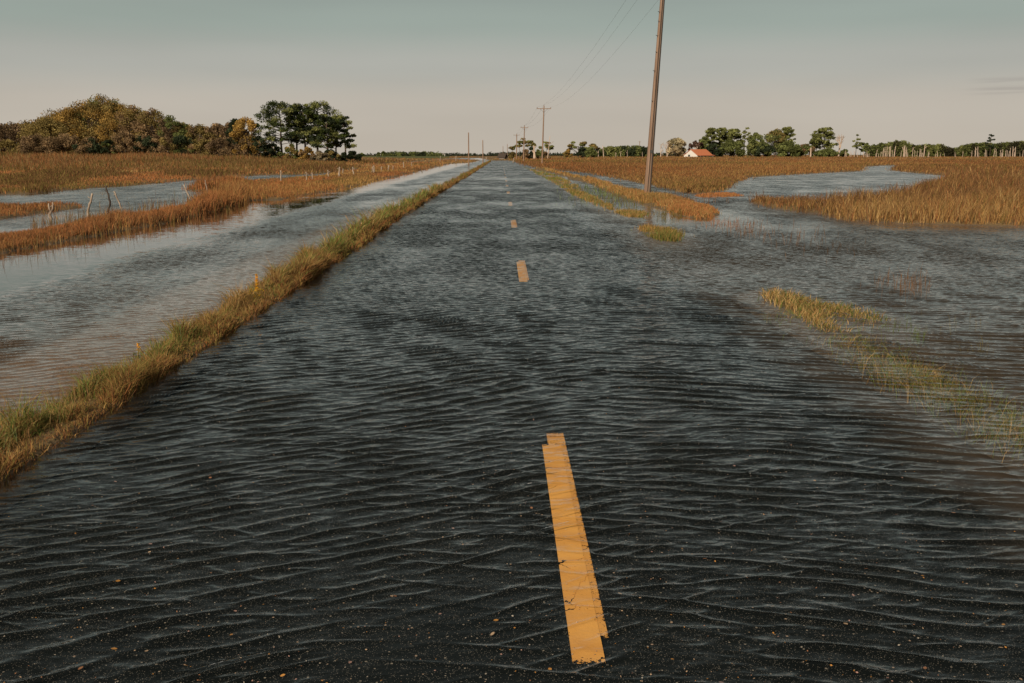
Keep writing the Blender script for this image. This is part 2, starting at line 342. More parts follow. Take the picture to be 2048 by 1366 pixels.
for k in range(14):
    y0 = 3.62 + 12.05 * k
    o = stripe(.277, .408, y0, y0 + 3.02, .0060, M_paint, 'centre_dash', road)
    stripe(.318, .442, y0 + .20, y0 + 3.34, .0045, M_old, 'old_dash', o)

# ------------------------------------------------------------------ flood water
WN = np.random.default_rng(7)
def wave_group(n, l0, l1, ang, spread, steep):
    lam = np.exp(WN.uniform(math.log(l0), math.log(l1), n)); th = R(ang) + WN.normal(0, R(spread), n)
    k = 2 * math.pi / lam
    return np.stack([k * np.sin(th), k * np.cos(th), steep * lam / (2 * math.pi) / math.sqrt(n), lam, WN.uniform(0, 6.28, n)], 1)
# angle: 0 = crests run along x (across the road); positive = crests rise to the left
G_left = wave_group(11, .095, .185, -27, 7, .165)
G_right = wave_group(11, .11, .22, 12, 5, .165)
G_mid = wave_group(12, .08, .17, -3, 12, .10)
G_small = wave_group(18, .030, .065, -6, 24, .06)
def calm(x, y):
    c = np.ones_like(x)
    c = c * (1 - .94 * ss(-6.2, -7.6, x + .5 * (fbm(x * .3, y * .12, 41) - .5)) * (1 - .75 * ss(-12, -14.5, x)))          # lee of the left bank
    c = c * (1 - .30 * ss(-3.2, -4.0, x) * (1 - ss(-4.4, -6.2, x + (fbm(x * .3, y * .3, 47) - .5))))                        # shelf beside the verge
    c = c * (1 - .55 * ss(72, 84, y + 4 * np.sin(x * .9)) * (1 - ss(86, 93, y + 5 * np.sin(x * .7))) * ss(-5, -3, x) * (1 - ss(5, 7, x)))   # slick across the road
    c = c * (1 - .75 * ss(3.4, 4.6, x) * (1 - ss(7.0, 9.5, x)) * ss(24, 28, y) * (1 - ss(33, 44, y)))
    c = c * (1 - .45 * ss(10, 16, x) * ss(30, 40, y))
    c = c * (1 - .80 * np.exp(-(((x + .22) / .62) ** 2 + ((y - 3.55) / .95) ** 2) * (.7 + .7 * fbm(x * 1.3, y * 1.3, 43))))
    c = c * (1 - .35 * ss(-3.3, -4.2, x))
    return c
def waves(x, y, cell):
    wx = x + .35 * (fbm(x * .5, y * .5, 51) - .5); wy = y + .55 * (fbm(x * .45 + 7, y * .45, 53) - .5)
    s = ss(-1.2, 2.2, x + .25 * (y - 8) * 0 + 1.4 * (fbm(x * .3, y * .2, 55) - .5))
    z = np.zeros_like(x)
    for G, w, kk, sd in ((G_left, 1.08 * (1 - .85 * s), 2.1, 61), (G_right, 1.08 * (.12 + .88 * s), 2.2, 63), (G_mid, .60, 1.8, 65), (G_small, 1.1, 1.2, 67)):
        gz = np.zeros_like(x)
        for kx, ky, a, lam, ph in G:
            f = ss(2.2, 3.8, lam / cell)
            p = kx * wx + ky * wy + ph
            gz += f * a * np.sin(p + .25 * np.sin(p))
        md = .45 + 1.05 * ss(.2, .8, fbm(x * .9, y * .7, sd, 2))
        amp = np.sqrt((G[:, 2] ** 2).sum() / 2)
        g = gz / amp
        g = np.exp(.62 * kk * np.clip(g, -4, 2.6)) / kk                  # peaked crests, flat troughs
        g = g - g.mean()
        z += w * md * amp * g
    return z * calm(x, y) * (1 + .25 * ss(4.5, 8, y)) * (1 - .6 * ss(-2.75, -3.0, x) * ss(-3.7, -3.4, x))
def row_ys():
    py = np.arange(1470, 455, -1.0); y = U(np.full(len(py), 1003.0), py)[:, 1]
    return np.concatenate([np.linspace(-22, y[0] - .1, 30), y, np.geomspace(y[-1] * 1.01, 1500, 170), [2500, 5000, 9000]])
wy_ = row_ys(); nc = 1150
rows = []
for y in wy_:
    a = .56 * max(y, 0) + 1.2
    xo = a + np.geomspace(.3, 6500, 18)
    rows.append(np.concatenate([-xo[::-1], np.linspace(-a, a, nc), xo]))
WX = np.array(rows); WY = np.repeat(wy_[:, None], WX.shape[1], 1)
cell = np.maximum(np.gradient(wy_)[:, None] * np.ones_like(WX), np.gradient(WX, axis=1) * .5)
WZ = waves(WX.ravel(), WY.ravel(), cell.ravel()).reshape(WX.shape)
WZ = np.where(WY < 0, WZ * .3, WZ)
cal = calm(WX.ravel(), WY.ravel())
m, ns, L = newmat('flood_water'); out = ns.new('ShaderNodeOutputMaterial')
geo = ns.new('ShaderNodeNewGeometry'); at_c = node(ns, 'ShaderNodeAttribute', attribute_name='calm'); at_f = node(ns, 'ShaderNodeAttribute', attribute_name='far')
def noisevec(sx_, sy_, scale, detail, rot=0.0):
    mp = ns.new('ShaderNodeMapping'); mp.inputs['Scale'].default_value = (sx_, sy_, 1); mp.inputs['Rotation'].default_value = (0, 0, rot); L.new(geo.outputs['Position'], mp.inputs[0])
    n = node(ns, 'ShaderNodeTexNoise', Scale=scale, Detail=detail, Roughness=.6); n.noise_dimensions = '2D'; L.new(mp.outputs[0], n.inputs['Vector'])
    s = node(ns, 'ShaderNodeVectorMath', op='SUBTRACT'); s.inputs[1].default_value = (.5, .5, .5); L.new(n.outputs['Color'], s.inputs[0])
    return s.outputs[0]
def vscale(v, s):
    n = node(ns, 'ShaderNodeVectorMath', op='SCALE'); L.new(v, n.inputs[0])
    if isinstance(s, float): n.inputs['Scale'].default_value = s
    else: L.new(s, n.inputs['Scale'])
    return n.outputs[0]
def vadd(a, b_):
    n = node(ns, 'ShaderNodeVectorMath', op='ADD'); L.new(a, n.inputs[0]); L.new(b_, n.inputs[1]); return n.outputs[0]
def fmath(op, a, b_):
    n = node(ns, 'ShaderNodeMath', op=op)
    for i, q in enumerate((a, b_)):
        if isinstance(q, float): n.inputs[i].default_value = q
        else: L.new(q, n.inputs[i])
    return n.outputs[0]
v_far = noisevec(.9, 2.2, 1.0, 3.0, R(4)); v_mid = noisevec(2.6, 6.5, 1.6, 2.0, R(-5)); v_fine = noisevec(3.0, 9.0, 6.0, 2.0, R(6))
gust = node(ns, 'ShaderNodeTexNoise', Scale=1.0, Detail=3.0); mpg = ns.new('ShaderNodeMapping'); mpg.inputs['Scale'].default_value = (.06, .14, 1); L.new(geo.outputs['Position'], mpg.inputs[0]); L.new(mpg.outputs[0], gust.inputs['Vector'])
gr = ns.new('ShaderNodeMapRange'); gr.inputs[1].default_value = .35; gr.inputs[2].default_value = .65; gr.inputs[3].default_value = .45; gr.inputs[4].default_value = 1.25; L.new(gust.outputs['Fac'], gr.inputs[0])
g2 = node(ns, 'ShaderNodeTexNoise', Scale=1.0, Detail=2.0); g2.noise_dimensions = '2D'; mp2 = ns.new('ShaderNodeMapping'); mp2.inputs['Scale'].default_value = (.85, .36, 1); mp2.inputs['Rotation'].default_value = (0, 0, R(-7)); L.new(geo.outputs['Position'], mp2.inputs[0]); L.new(mp2.outputs[0], g2.inputs['Vector'])
gr2 = ns.new('ShaderNodeMapRange'); gr2.inputs[1].default_value = .34; gr2.inputs[2].default_value = .66; gr2.inputs[3].default_value = .45; gr2.inputs[4].default_value = 1.5; L.new(g2.outputs['Fac'], gr2.inputs[0])
g3 = node(ns, 'ShaderNodeMix'); L.new(at_f.outputs['Fac'], g3.inputs[0]); g3.inputs[2].default_value = 1.0; L.new(gr2.outputs[0], g3.inputs[3])
amp = fmath('MULTIPLY', fmath('MULTIPLY', at_c.outputs['Fac'], gr.outputs[0]), g3.outputs[0])
a_far = fmath('MULTIPLY', at_f.outputs['Fac'], .95)
vec = vadd(vadd(vscale(v_far, a_far), vscale(v_mid, fmath('MULTIPLY_ADD', at_f.outputs['Fac'], 1.5) )), vscale(v_fine, fmath('MULTIPLY', fmath('SUBTRACT', 1.0, at_f.outputs['Fac']), .30)))
vec = vscale(vec, amp)
flat = node(ns, 'ShaderNodeVectorMath', op='MULTIPLY'); flat.inputs[1].default_value = (.45, 1.0, 0.0); L.new(vec, flat.inputs[0])
# a facet of a ripple that leans away beyond the grazing ray is hidden behind its neighbour: its place is taken by the facing slope
ih = node(ns, 'ShaderNodeVectorMath', op='MULTIPLY'); ih.inputs[1].default_value = (1, 1, 0); L.new(geo.outputs['Incoming'], ih.inputs[0])
ihn = node(ns, 'ShaderNodeVectorMath', op='NORMALIZE'); L.new(ih.outputs[0], ihn.inputs[0])
sxi = ns.new('ShaderNodeSeparateXYZ'); L.new(geo.outputs['Incoming'], sxi.inputs[0])
dh = node(ns, 'ShaderNodeVectorMath', op='DOT_PRODUCT'); L.new(flat.outputs[0], dh.inputs[0]); L.new(ihn.outputs[0], dh.inputs[1])
lim = fmath('MULTIPLY', fmath('ABSOLUTE', sxi.outputs['Z'], 0.0), -.35)
hid = fmath('LESS_THAN', dh.outputs['Value'], lim)
cor = vscale(ihn.outputs[0], fmath('MULTIPLY', fmath('MULTIPLY', dh.outputs['Value'], -2.0), hid))
nrm = node(ns, 'ShaderNodeVectorMath', op='NORMALIZE'); L.new(vadd(geo.outputs['Normal'], vadd(flat.outputs[0], cor)), nrm.inputs[0])
dt = node(ns, 'ShaderNodeVectorMath', op='DOT_PRODUCT'); L.new(nrm.outputs[0], dt.inputs[0]); L.new(geo.outputs['Incoming'], dt.inputs[1])
ab = node(ns, 'ShaderNodeMath', op='ABSOLUTE'); L.new(dt.outputs['Value'], ab.inputs[0])
f1 = fmath('SUBTRACT', 1.0, ab.outputs[0]); f1 = fmath('POWER', f1, 5.0); fr = node(ns, 'ShaderNodeMath', op='MULTIPLY_ADD'); fr.inputs[1].default_value = .98; fr.inputs[2].default_value = .02; L.new(f1, fr.inputs[0])
gl = ns.new('ShaderNodeBsdfGlossy'); gl.inputs['Roughness'].default_value = .03; gl.inputs['Color'].default_value = (1, 1, 1, 1); L.new(nrm.outputs[0], gl.inputs['Normal'])
tr = ns.new('ShaderNodeBsdfTransparent'); tr.inputs[0].default_value = (.985, .985, .98, 1)
ms = ns.new('ShaderNodeMixShader'); L.new(fr.outputs[0], ms.inputs[0]); L.new(tr.outputs[0], ms.inputs[1]); L.new(gl.outputs[0], ms.inputs[2]); L.new(ms.outputs[0], out.inputs['Surface'])
va = ns.new('ShaderNodeVolumeAbsorption'); va.inputs['Color'].default_value = (.55, .50, .38, 1); va.inputs['Density'].default_value = 1.3
L.new(va.outputs[0], out.inputs['Volume'])
M_water = m
far = ss(8, 24, WY.ravel())
tag(mesh('water', np.stack([WX, WY, WZ], -1).reshape(-1, 3), [grid_faces(*WX.shape)], M_water, smooth=True, attrs={'calm': cal, 'far': far}),
    'dark wind rippled flood water over the road and marsh', 'water', kind='structure')

# ------------------------------------------------------------------ grass
GOLD = np.array((.42, .245, .090)); ORANGE = np.array((.39, .163, .064)); BROWN = np.array((.22, .115, .054)); UMBER = np.array((.12, .066, .030)); OLIVE = np.array((.19, .145, .045)); GREEN = np.array((.135, .175, .045)); STRAW = np.array((.56, .37, .16)); SAGE = np.array((.20, .24, .10))
def sample_px(pts, n, rng):
    P = np.array(pts, float); lo = P.min(0); hi = P.max(0); out_ = []; got = 0
    lo[0] = max(lo[0], -420); hi[0] = min(hi[0], 2470)
    while got < n:
        q = rng.uniform(lo, hi, (n * 2, 2)); q = q[inside(P, q[:, 0], q[:, 1])]; out_.append(q); got += len(q)
    return np.concatenate(out_)[:n]
def mixc(*ws):
    """ws: (colour, weight array) -> weighted colour"""
    num = 0; den = 0
    for c, w in ws: num = num + np.asarray(c)[None] * w[:, None]; den = den + w[:, None]
    return num / np.maximum(den, 1e-6)
def pick(rng, n, cols, w):
    w = np.asarray(w, float)
    if w.ndim == 1: w = np.repeat(w[None], n, 0)
    w = np.cumsum(w / w.sum(1)[:, None], 1); u = rng.random(n)[:, None]
    return np.asarray(cols)[np.clip((u > w).sum(1), 0, len(cols) - 1)]
def blades(P, h, w, lean, col, rng, bend=.35):
    n = len(P); az = rng.uniform(0, math.pi, n); wd = np.stack([np.cos(az), np.sin(az) * .6, np.zeros(n)], 1) * w[:, None] * .5
    ln = np.zeros((n, 3)); ln[:, :2] = lean * h[:, None]; up = np.zeros((n, 3)); up[:, 2] = h
    b0, b1 = P - wd, P + wd; mid = P + up * .55 + ln * bend; m0, m1 = mid - wd * .8, mid + wd * .8; tip = P + up * (1 - .25 * np.clip(np.hypot(lean[:, 0], lean[:, 1]), 0, 1.5))[:, None] + ln
    V = np.stack([b0, b1, m1, m0, tip], 1).reshape(-1, 3); i = np.arange(n)[:, None] * 5
    Q = i + np.array([[0, 1, 2, 3]]); T = i + np.array([[3, 2, 4]])
    return V, T.astype(np.int32), Q.astype(np.int32), np.repeat(col * rng.uniform(.72, 1.28, (n, 1)), 5, axis=0)
def grass(name, label, P, h, w, lean, col, rng, cat='grass'):
    V, T, Q, C = blades(P, h, w, lean, col, rng)
    return tag(mesh(name, V, [T, Q], M_grass, col=C), label, cat, kind='stuff')
def ground_pts(q, rng):
    p = U(q[:, 0], q[:, 1]); p[:, 2] = height(p[:, 0], p[:, 1]); return p
def dist_w(p, k=1.5, lo=.004): return np.maximum(lo, k * p[:, 1] / F)

# -- the narrow verge at the left road edge
rng = np.random.default_rng(11)
y = np.concatenate([np.exp(rng.uniform(math.log(2.2), math.log(290), 90000)), rng.uniform(2.2, 20, 75000)]); n = len(y)
a, b_ = verge_edges(y); t = rng.beta(1.3, 1.3, n); x = a - .05 + (b_ - a + .13) * t
cl = fbm(x * 2.2, y * 1.1, 71); keep = (rng.random(n) < np.clip(.30 + 1.6 * (cl - .22), .30, 1)) & (height(x, y) > -.035); y, x, t, cl = y[keep], x[keep], t[keep], cl[keep]; n = len(y)
P = np.stack([x, y, height(x, y) - .02], 1)
tall = ss(13, 19, y) * (1 - ss(40, 70, y)); c3 = fbm(x * 6.5, y * 3.2, 75)
h = (.058 + .10 * ss(.3, .75, cl) + .09 * ss(.55, .0, t) * rng.random(n) + .15 * tall * ss(.75, .15, t) + .05 * ss(.55, .95, t) * rng.random(n)) * rng.uniform(.4, 1.35, n) * (1 + .25 * ss(60, 150, y)) * (.62 + 1.25 * ss(.25, .75, c3))
gz = fbm(x * 1.3 + 5, y * .5, 73)
wts = np.stack([.55 + 0 * t, .75 * ss(.35, .9, t), .45 * ss(.2, .8, t) + .1, .55 * ss(.40, .6, gz) + .25, 1.5 * ss(.8, .1, t) * ss(.35, .6, gz) + .35 * tall * ss(.7, .2, t), .35 * (1 - t)], 1)
col = pick(rng, n, [GOLD * .9, ORANGE * .8, BROWN, OLIVE * 1.35, GREEN * 1.25, STRAW * .8], wts * np.array([.95, .9, .9, 1.5, 1.05, .8]))
lean = rng.normal(0, .55, (n, 2)); lean[:, 0] -= .05; lean[:, 1] += .5 * (fbm(x * 2.1, y * 1.3, 78) - .5)
grass('verge_grass', 'narrow strip of green and rust grass between the flooded road and the ditch', P, h, dist_w(P, 1.4, .0052) * rng.uniform(.7, 1.3, n), lean, col, rng)
# taller thin weeds standing on the verge
n = 2200; y = np.exp(rng.uniform(math.log(4.5), math.log(120), n)); a, b_ = verge_edges(y); x = a - .1 + (b_ - a) * rng.random(n) * .8
P = np.stack([x, y, height(x, y) - .02], 1); h = rng.uniform(.12, .28, n) * (1 + .6 * ss(13, 20, y)); lean = rng.normal(0, .22, (n, 2))
col = pick(rng, n, [BROWN, OLIVE, SAGE, STRAW * .7, UMBER], [.45, .25, .2, .2, .3])
grass('verge_weeds', 'thin dry weed stalks standing above the verge beside the ditch', P, h, dist_w(P, 1.0, .004), lean, col, rng, 'weeds')

# -- generic marsh patches: (name, label, polygon px, count, height m, palette, weights, lean)
def patch(name, label, pts, n, hm, cols, w, seed, lean=.28, clump=.72, wk=1.05, hvar=1.05, zoff=-.03, hfun=None, wfun=None, soft=0.0):
    rng = np.random.default_rng(seed); q = sample_px(pts, n, rng); P = U(q[:, 0], q[:, 1])
    P[:, 0] += rng.normal(0, .004, n) * P[:, 1]; 
    P[:, 2] = height(P[:, 0], P[:, 1]) + zoff
    cl = fbm(P[:, 0] * .45, P[:, 1] * .22, seed); c2 = fbm(P[:, 0] * 1.6, P[:, 1] * .8, seed + 3)
    keep = (rng.random(n) < 1 - clump + clump * ss(.25, .55, c2)) & (P[:, 2] > -.16)
    if soft: keep &= rng.random(n) < ss(0, soft * (.25 + .012 * P[:, 1]), sdf(poly(pts), P[:, 0], P[:, 1])) * (.25 + .9 * ss(.35, .6, c2)) + .03
    P, q, cl, c2 = P[keep], q[keep], cl[keep], c2[keep]; n = len(P)
    h = hm * (1 - hvar * .5 + hvar * 1.6 * (cl * .5 + c2 * .5 - .25)) * rng.uniform(.55, 1.25, n)
    if hfun: h = h * hfun(P, q)
    if wfun: w = wfun(P, q, cl, c2)
    else:
        w = np.asarray(w, float)[None] * np.ones((n, 1)); m_ = len(cols)
        for i in range(m_): w[:, i] *= .10 + 3.2 * ss(.42, .66, fbm(P[:, 0] * .22 + 9 * i, P[:, 1] * .09, seed + 29 + i))
    col = pick(rng, n, cols, w)
    ln = rng.normal(0, lean, (n, 2)); ln[:, 0] += .08
    return grass(name, label, P, h, dist_w(P, wk) * rng.uniform(.7, 1.3, n), ln, col, rng)
patch('bank_grass', 'rust and gold marsh grass along the far bank of the roadside ditch', L_bank, 105000, .25, [ORANGE, GOLD, BROWN, OLIVE, UMBER], [1.1, .9, .55, .30, .2], 101,
      hfun=lambda P, q: (.58 + .6 * ss(120, 230, q[:, 0]) + 1.5 * ss(330, 440, q[:, 0])) * (1 - .62 * ss(478, 500, q[:, 0])) * (1 - .35 * ss(375, 366, q[:, 1]) * ss(700, 600, q[:, 0])))
patch('islet_grass', 'low rust grass island in the creek behind the leaning posts', L_isle, 13000, .18, [ORANGE * .85, BROWN, UMBER, GOLD], [1, .8, .4, .25], 102)
L_far_near = [(-420, 404), (0, 389), (60, 388), (100, 384), (160, 379), (180, 376), (260, 372), (450, 354), (540, 350), (620, 349.5), (690, 341), (760, 329), (900, 317), (960, 316), (985, 321.5), (1003, 321.5), (1003, 312), (700, 312.5), (450, 322), (-420, 324)]
def darkp(q):
    r = 0
    for cx_, cy_, ax_, ay_ in ((60, 366, 90, 11), (150, 352, 100, 8), (405, 352, 80, 6), (650, 341, 90, 7), (330, 333, 200, 4), (90, 385, 45, 5), (760, 326, 60, 3)):
        r = np.maximum(r, ss(1.25, .55, np.hypot((q[:, 0] - cx_) / ax_, (q[:, 1] - cy_) / ay_) + .35 * (fbm(q[:, 0] * .05, q[:, 1] * .3, 205) - .5)))
    return r
def wf(P, q, cl, c2):
    g = fbm(P[:, 0] * .05, P[:, 1] * .02, 77); sh = ss(70, 90, P[:, 1]) * ss(.52, .64, fbm(P[:, 0] * .06 + 3, P[:, 1] * .025, 79))
    u1 = fbm(P[:, 0] * .09, P[:, 1] * .035, 201); u2 = fbm(P[:, 0] * .11 + 5, P[:, 1] * .04, 203)
    dk = darkp(q); sh = np.maximum(sh, 2.2 * dk)
    return np.stack([(.15 + 2.2 * ss(.42, .6, u1)) * (1 - .8 * np.clip(dk, 0, 1)) * (1 - .7 * sh), .2 + 1.6 * ss(.45, .6, g), .5 + sh + 1.2 * ss(.5, .62, u2), .15 + 2.2 * sh + .5 * ss(.56, .66, u2), .15 + 1.2 * sh + 1.5 * ss(.5, .36, u1), .05 + 1.3 * ss(.54, .64, fbm(P[:, 0] * .07 + 2, P[:, 1] * .03, 207)) * (1 - np.clip(dk, 0, 1))], 1)
patch('salt_marsh', 'wide orange brown marsh meadow between the creek and the wood', L_far_near, 150000, .20, [ORANGE * 1.1, GOLD * .9, BROWN, UMBER, OLIVE, STRAW * .75], None, 103, wfun=wf, wk=1.15,
      hfun=lambda P, q: (1 + 1.1 * ss(60, 130, P[:, 1]) * ss(-5, -30, P[:, 0])) * (1 + .9 * darkp(q)))
# tall reeds in front of the wood (sampled on the ground)
rng = np.random.default_rng(104); n = 95000
yy = rng.uniform(112, 285, n); pxs = rng.uniform(-420, 700, n); xx = yy * (pxs - 1003) / F * 1.017
msk = rng.random(n) < np.where(yy < 150, .35 + .5 * ss(.45, .6, fbm(xx * .05, yy * .05, 81)), 1) * (1 - ss(560, 700, pxs) * .55); xx, yy, pxs = xx[msk], yy[msk], pxs[msk]; n = len(xx)
P = np.stack([xx, yy, height(xx, yy) - .05], 1); cl = fbm(xx * .12, yy * .06, 83)
h = (1.25 + 1.5 * (cl - .5)) * rng.uniform(.6, 1.2, n) * (.55 + .45 * ss(125, 190, yy)) * (1 - .45 * ss(560, 690, pxs))
g2 = fbm(xx * .05, yy * .03, 85); wts = np.stack([.5 * ss(.42, .6, cl) + .08 + .5 * ss(.55, .40, g2), .9 + 0 * cl, .35 + 1.1 * ss(.55, .38, cl), .25 + 1.3 * ss(.48, .62, g2), .5 + 0 * cl], 1)
grass('reed_bed', 'tall russet reeds on the rise in front of the wood', P, h, dist_w(P, 1.3), rng.normal(0, .16, (n, 2)), pick(rng, n, [ORANGE * .75, BROWN, UMBER, OLIVE * .8, STRAW * .55], wts), rng, 'reeds')
# right side
R_front = [(1505, 406), (1560, 418), (1640, 428), (1700, 441), (1800, 447), (2048, 453), (2470, 474), (2470, 330), (1890, 343), (1900, 355), (1885, 366), (1850, 382), (1800, 400), (1700, 413), (1640, 416), (1575, 406), (1515, 399)]
patch('golden_cordgrass', 'tall golden cordgrass on the near shore of the open pond', R_front, 100000, .44, [GOLD, STRAW * .85, BROWN, ORANGE * .9, UMBER, OLIVE], None, 105, lean=.3, wfun=lambda P, q, cl, c2: np.stack([.9 - .5 * ss(29, 40, P[:, 1]), .7 * ss(.4, .6, c2) * (1 - .8 * ss(29, 38, P[:, 1])) + .05, .4 + 1.3 * ss(28, 40, P[:, 1]), .5 * ss(.45, .6, cl) + .1, .15 + .8 * ss(29, 40, P[:, 1]) * ss(.35, .55, c2), .2 + .3 * ss(.5, .6, cl)], 1),
      hfun=lambda P, q: (.42 + .62 * ss(1520, 1700, q[:, 0])) * (.75 + .75 * ss(25, 34, P[:, 1])))
R_back = [(1022, 321.5), (1040, 327), (1080, 336), (1120, 341), (1150, 343), (1190, 348), (1260, 361), (1320, 373), (1365, 384), (1400, 387), (1440, 381), (1470, 364), (1500, 354), (1600, 348), (1720, 342), (1724, 334), (1760, 331), (1800, 331), (1785, 341), (1880, 350), (1890, 343), (2470, 330), (2470, 311.5), (1022, 311.5)]
def wf2(P, q, cl, c2):
    band = ss(45, 80, P[:, 1]) * (1 - ss(170, 320, P[:, 1])); edge = 1 - ss(38, 75, P[:, 1]); g = fbm(P[:, 0] * .03, P[:, 1] * .02, 87)
    a1 = fbm(P[:, 0] * .06 + 4, P[:, 1] * .022, 301); a2 = fbm(P[:, 0] * .05 + 8, P[:, 1] * .02, 303)
    return np.stack([.35 + .9 * edge + 1.5 * ss(.5, .62, g), .25 + .2 * edge + 1.2 * ss(.52, .64, a1), .8 + .6 * band, .2 + .75 * band * ss(.4, .55, a2) + .6 * ss(.54, .64, a2), .15 + 1.1 * ss(.5, .38, a1)], 1)
patch('brown_marsh', 'broad brown marsh meadow stretching back to the far woods', R_back, 190000, .36, [GOLD * .9, ORANGE * .8, BROWN * 1.05, UMBER, OLIVE], None, 106, wfun=wf2, wk=1.1, lean=.22,
      hfun=lambda P, q: .7 + .6 * ss(60, 160, P[:, 1]))
patch('pole_islet_grass', 'golden and orange grass strip around the foot of the leaning pole', R_isle, 34000, .21, [ORANGE * 1.1, GOLD, OLIVE, STRAW * .8], None, 107, soft=.4,
      wfun=lambda P, q, cl, c2: np.stack([.25 + 1.6 * ss(1320, 1370, q[:, 0]), 1 + 0 * cl, .5 * ss(.45, .6, cl) + .12, .25 + 0 * cl], 1), hfun=lambda P, q: 1.15 - .35 * ss(1340, 1390, q[:, 0]))
patch('orange_tuft', 'small flat orange grass patch between the leaning pole and the pond', R_tuft, 5000, .14, [ORANGE * 1.15, GOLD], [1, .3], 108, clump=.2, soft=.3)
patch('shoulder_grass', 'green and gold grass along the far right shoulder of the road', R_verge, 24000, .16, [GREEN * 1.15, GOLD, STRAW * .75, OLIVE * 1.2], None, 109, soft=.4,
      wfun=lambda P, q, cl, c2: np.stack([.3 + 1.7 * ss(1180, 1090, q[:, 0]) * ss(.35, .5, cl) , .8 + 0 * cl, .35 + 0 * cl, .8 + 0 * cl], 1))
patch('grass_islet', 'yellow green grass islet just right of the road past the clump of straw', R_spot, 6000, .18, [GREEN, GOLD * .95, STRAW * .8, OLIVE * 1.2], [.7, .9, .5, .6], 110, clump=.35, soft=.5)
patch('straw_clump', 'straw coloured grass clump standing in water at the right road edge', R_clump, 6500, .15, [STRAW * .95, GOLD * .85, GREEN, OLIVE], None, 111, clump=.8, soft=.7, lean=.55, wk=1.5,
      wfun=lambda P, q, cl, c2: np.stack([.9 * ss(1780, 1560, q[:, 0]) + .35, .9 + 0 * cl, .35 + .9 * ss(0, 1, (q[:, 0] - 1500) / 270 + (620 - q[:, 1]) / 60), .5 + 0 * cl], 1))
# drowned tufts along the right road edge, mostly just under and at the surface
rng = np.random.default_rng(112); n = 11000
s = rng.random(n); px = 1560 + 530 * s; py = 625 + 268 * s; q0 = U(px, py); off = rng.normal(0, .17, n); cl = fbm(q0[:, 0] * 0 + s * 26, s * 0 + 2, 91)
keep = rng.random(n) < ss(.47, .66, cl) + .03; q0 = q0[keep]; off = off[keep]; s = s[keep]; n = len(q0)
P = q0.copy(); P[:, 0] += off + .22; P[:, 1] += rng.normal(0, .12, n); P[:, 2] = height(P[:, 0], P[:, 1]) - .005
h = np.clip(-P[:, 2], .03, .2) * rng.uniform(.5, 1.4, n) + .06 * rng.random(n) ** 2
grass('drowned_grass', 'thin green grass drowned along the right edge of the road', P, h, dist_w(P, 1.3), rng.normal(0, .6, (n, 2)), pick(rng, n, [GREEN * 1.3, OLIVE * 1.35, STRAW * .9, GOLD * .8], [1, .8, .45, .3]), rng)
# sparse stems standing in the open water at the right
rng = np.random.default_rng(113); st_ = []
for cx_, cy_, sx2, sy2, k, hh, cc in ((1490, 460, 30, 9, 60, .26, BROWN), (1560, 475, 45, 12, 70, .28, BROWN), (1650, 495, 40, 12, 40, .25, UMBER), (1790, 570, 25, 9, 60, .24, BROWN), (1830, 572, 14, 9, 70, .28, BROWN),
                                    (1215, 395, 40, 10, 260, .30, SAGE), (1250, 405, 40, 10, 220, .3, OLIVE), (1180, 385, 20, 8, 160, .3, GREEN), (1340, 432, 25, 5, 120, .28, OLIVE), (1440, 447, 20, 5, 60, .2, ORANGE), (1480, 452, 20, 5, 40, .2, ORANGE * .8),
                                    (1660, 640, 60, 16, 60, .16, GREEN), (1840, 672, 10, 5, 30, .13, GREEN), (1960, 690, 14, 5, 24, .15, OLIVE), (1790, 655, 25, 7, 40, .12, GREEN), (1920, 650, 50, 10, 20, .1, OLIVE), (1380, 400, 40, 6, 90, .34, BROWN), (1520, 402, 12, 4, 60, .45, BROWN)):
    q = np.stack([rng.normal(cx_, sx2, k), rng.normal(cy_, sy2, k)], 1); p = U(q[:, 0], q[:, 1]); p[:, 2] = -.08
    st_.append((p, (hh + .08) * rng.uniform(.5, 1.2, k), np.repeat(cc[None], k, 0)))
P = np.concatenate([a_[0] for a_ in st_]); h = np.concatenate([a_[1] for a_ in st_]); col = np.concatenate([a_[2] for a_ in st_]) * .9
grass('reed_stems', 'scattered thin reed stems standing in the open flood water', P, h, dist_w(P, .9), rng.normal(0, .2, (len(P), 2)), col, rng, 'reeds')
# stems in the creek and at the lee shore on the left
rng = np.random.default_rng(114); q = np.stack([rng.uniform(0, 480, 420), 0 * rng.random(420)], 1); q[:, 1] = np.interp(q[:, 0], [0, 100, 200, 330, 420, 480], [505, 487, 468, 446, 424, 410]) + rng.gamma(1.2, 4, 420)
q2 = np.stack([rng.uniform(60, 470, 1100), 0 * rng.random(1100)], 1); q2[:, 1] = np.interp(q2[:, 0], [0, 200, 380, 470], [474, 448, 414, 392]) - rng.gamma(1.1, 6, 1100)
P = U(np.r_[q[:, 0], q2[:, 0]], np.r_[q[:, 1], q2[:, 1]]); P[:, 2] = -.1; n = len(P)
grass('creek_stems', 'thin reed stems standing in the creek around the leaning posts', P, rng.uniform(.22, .62, n), dist_w(P, .8), rng.normal(0, .14, (n, 2)), pick(rng, n, [BROWN, OLIVE, UMBER, STRAW * .7], [1, .6, .5, .3]), rng, 'reeds')

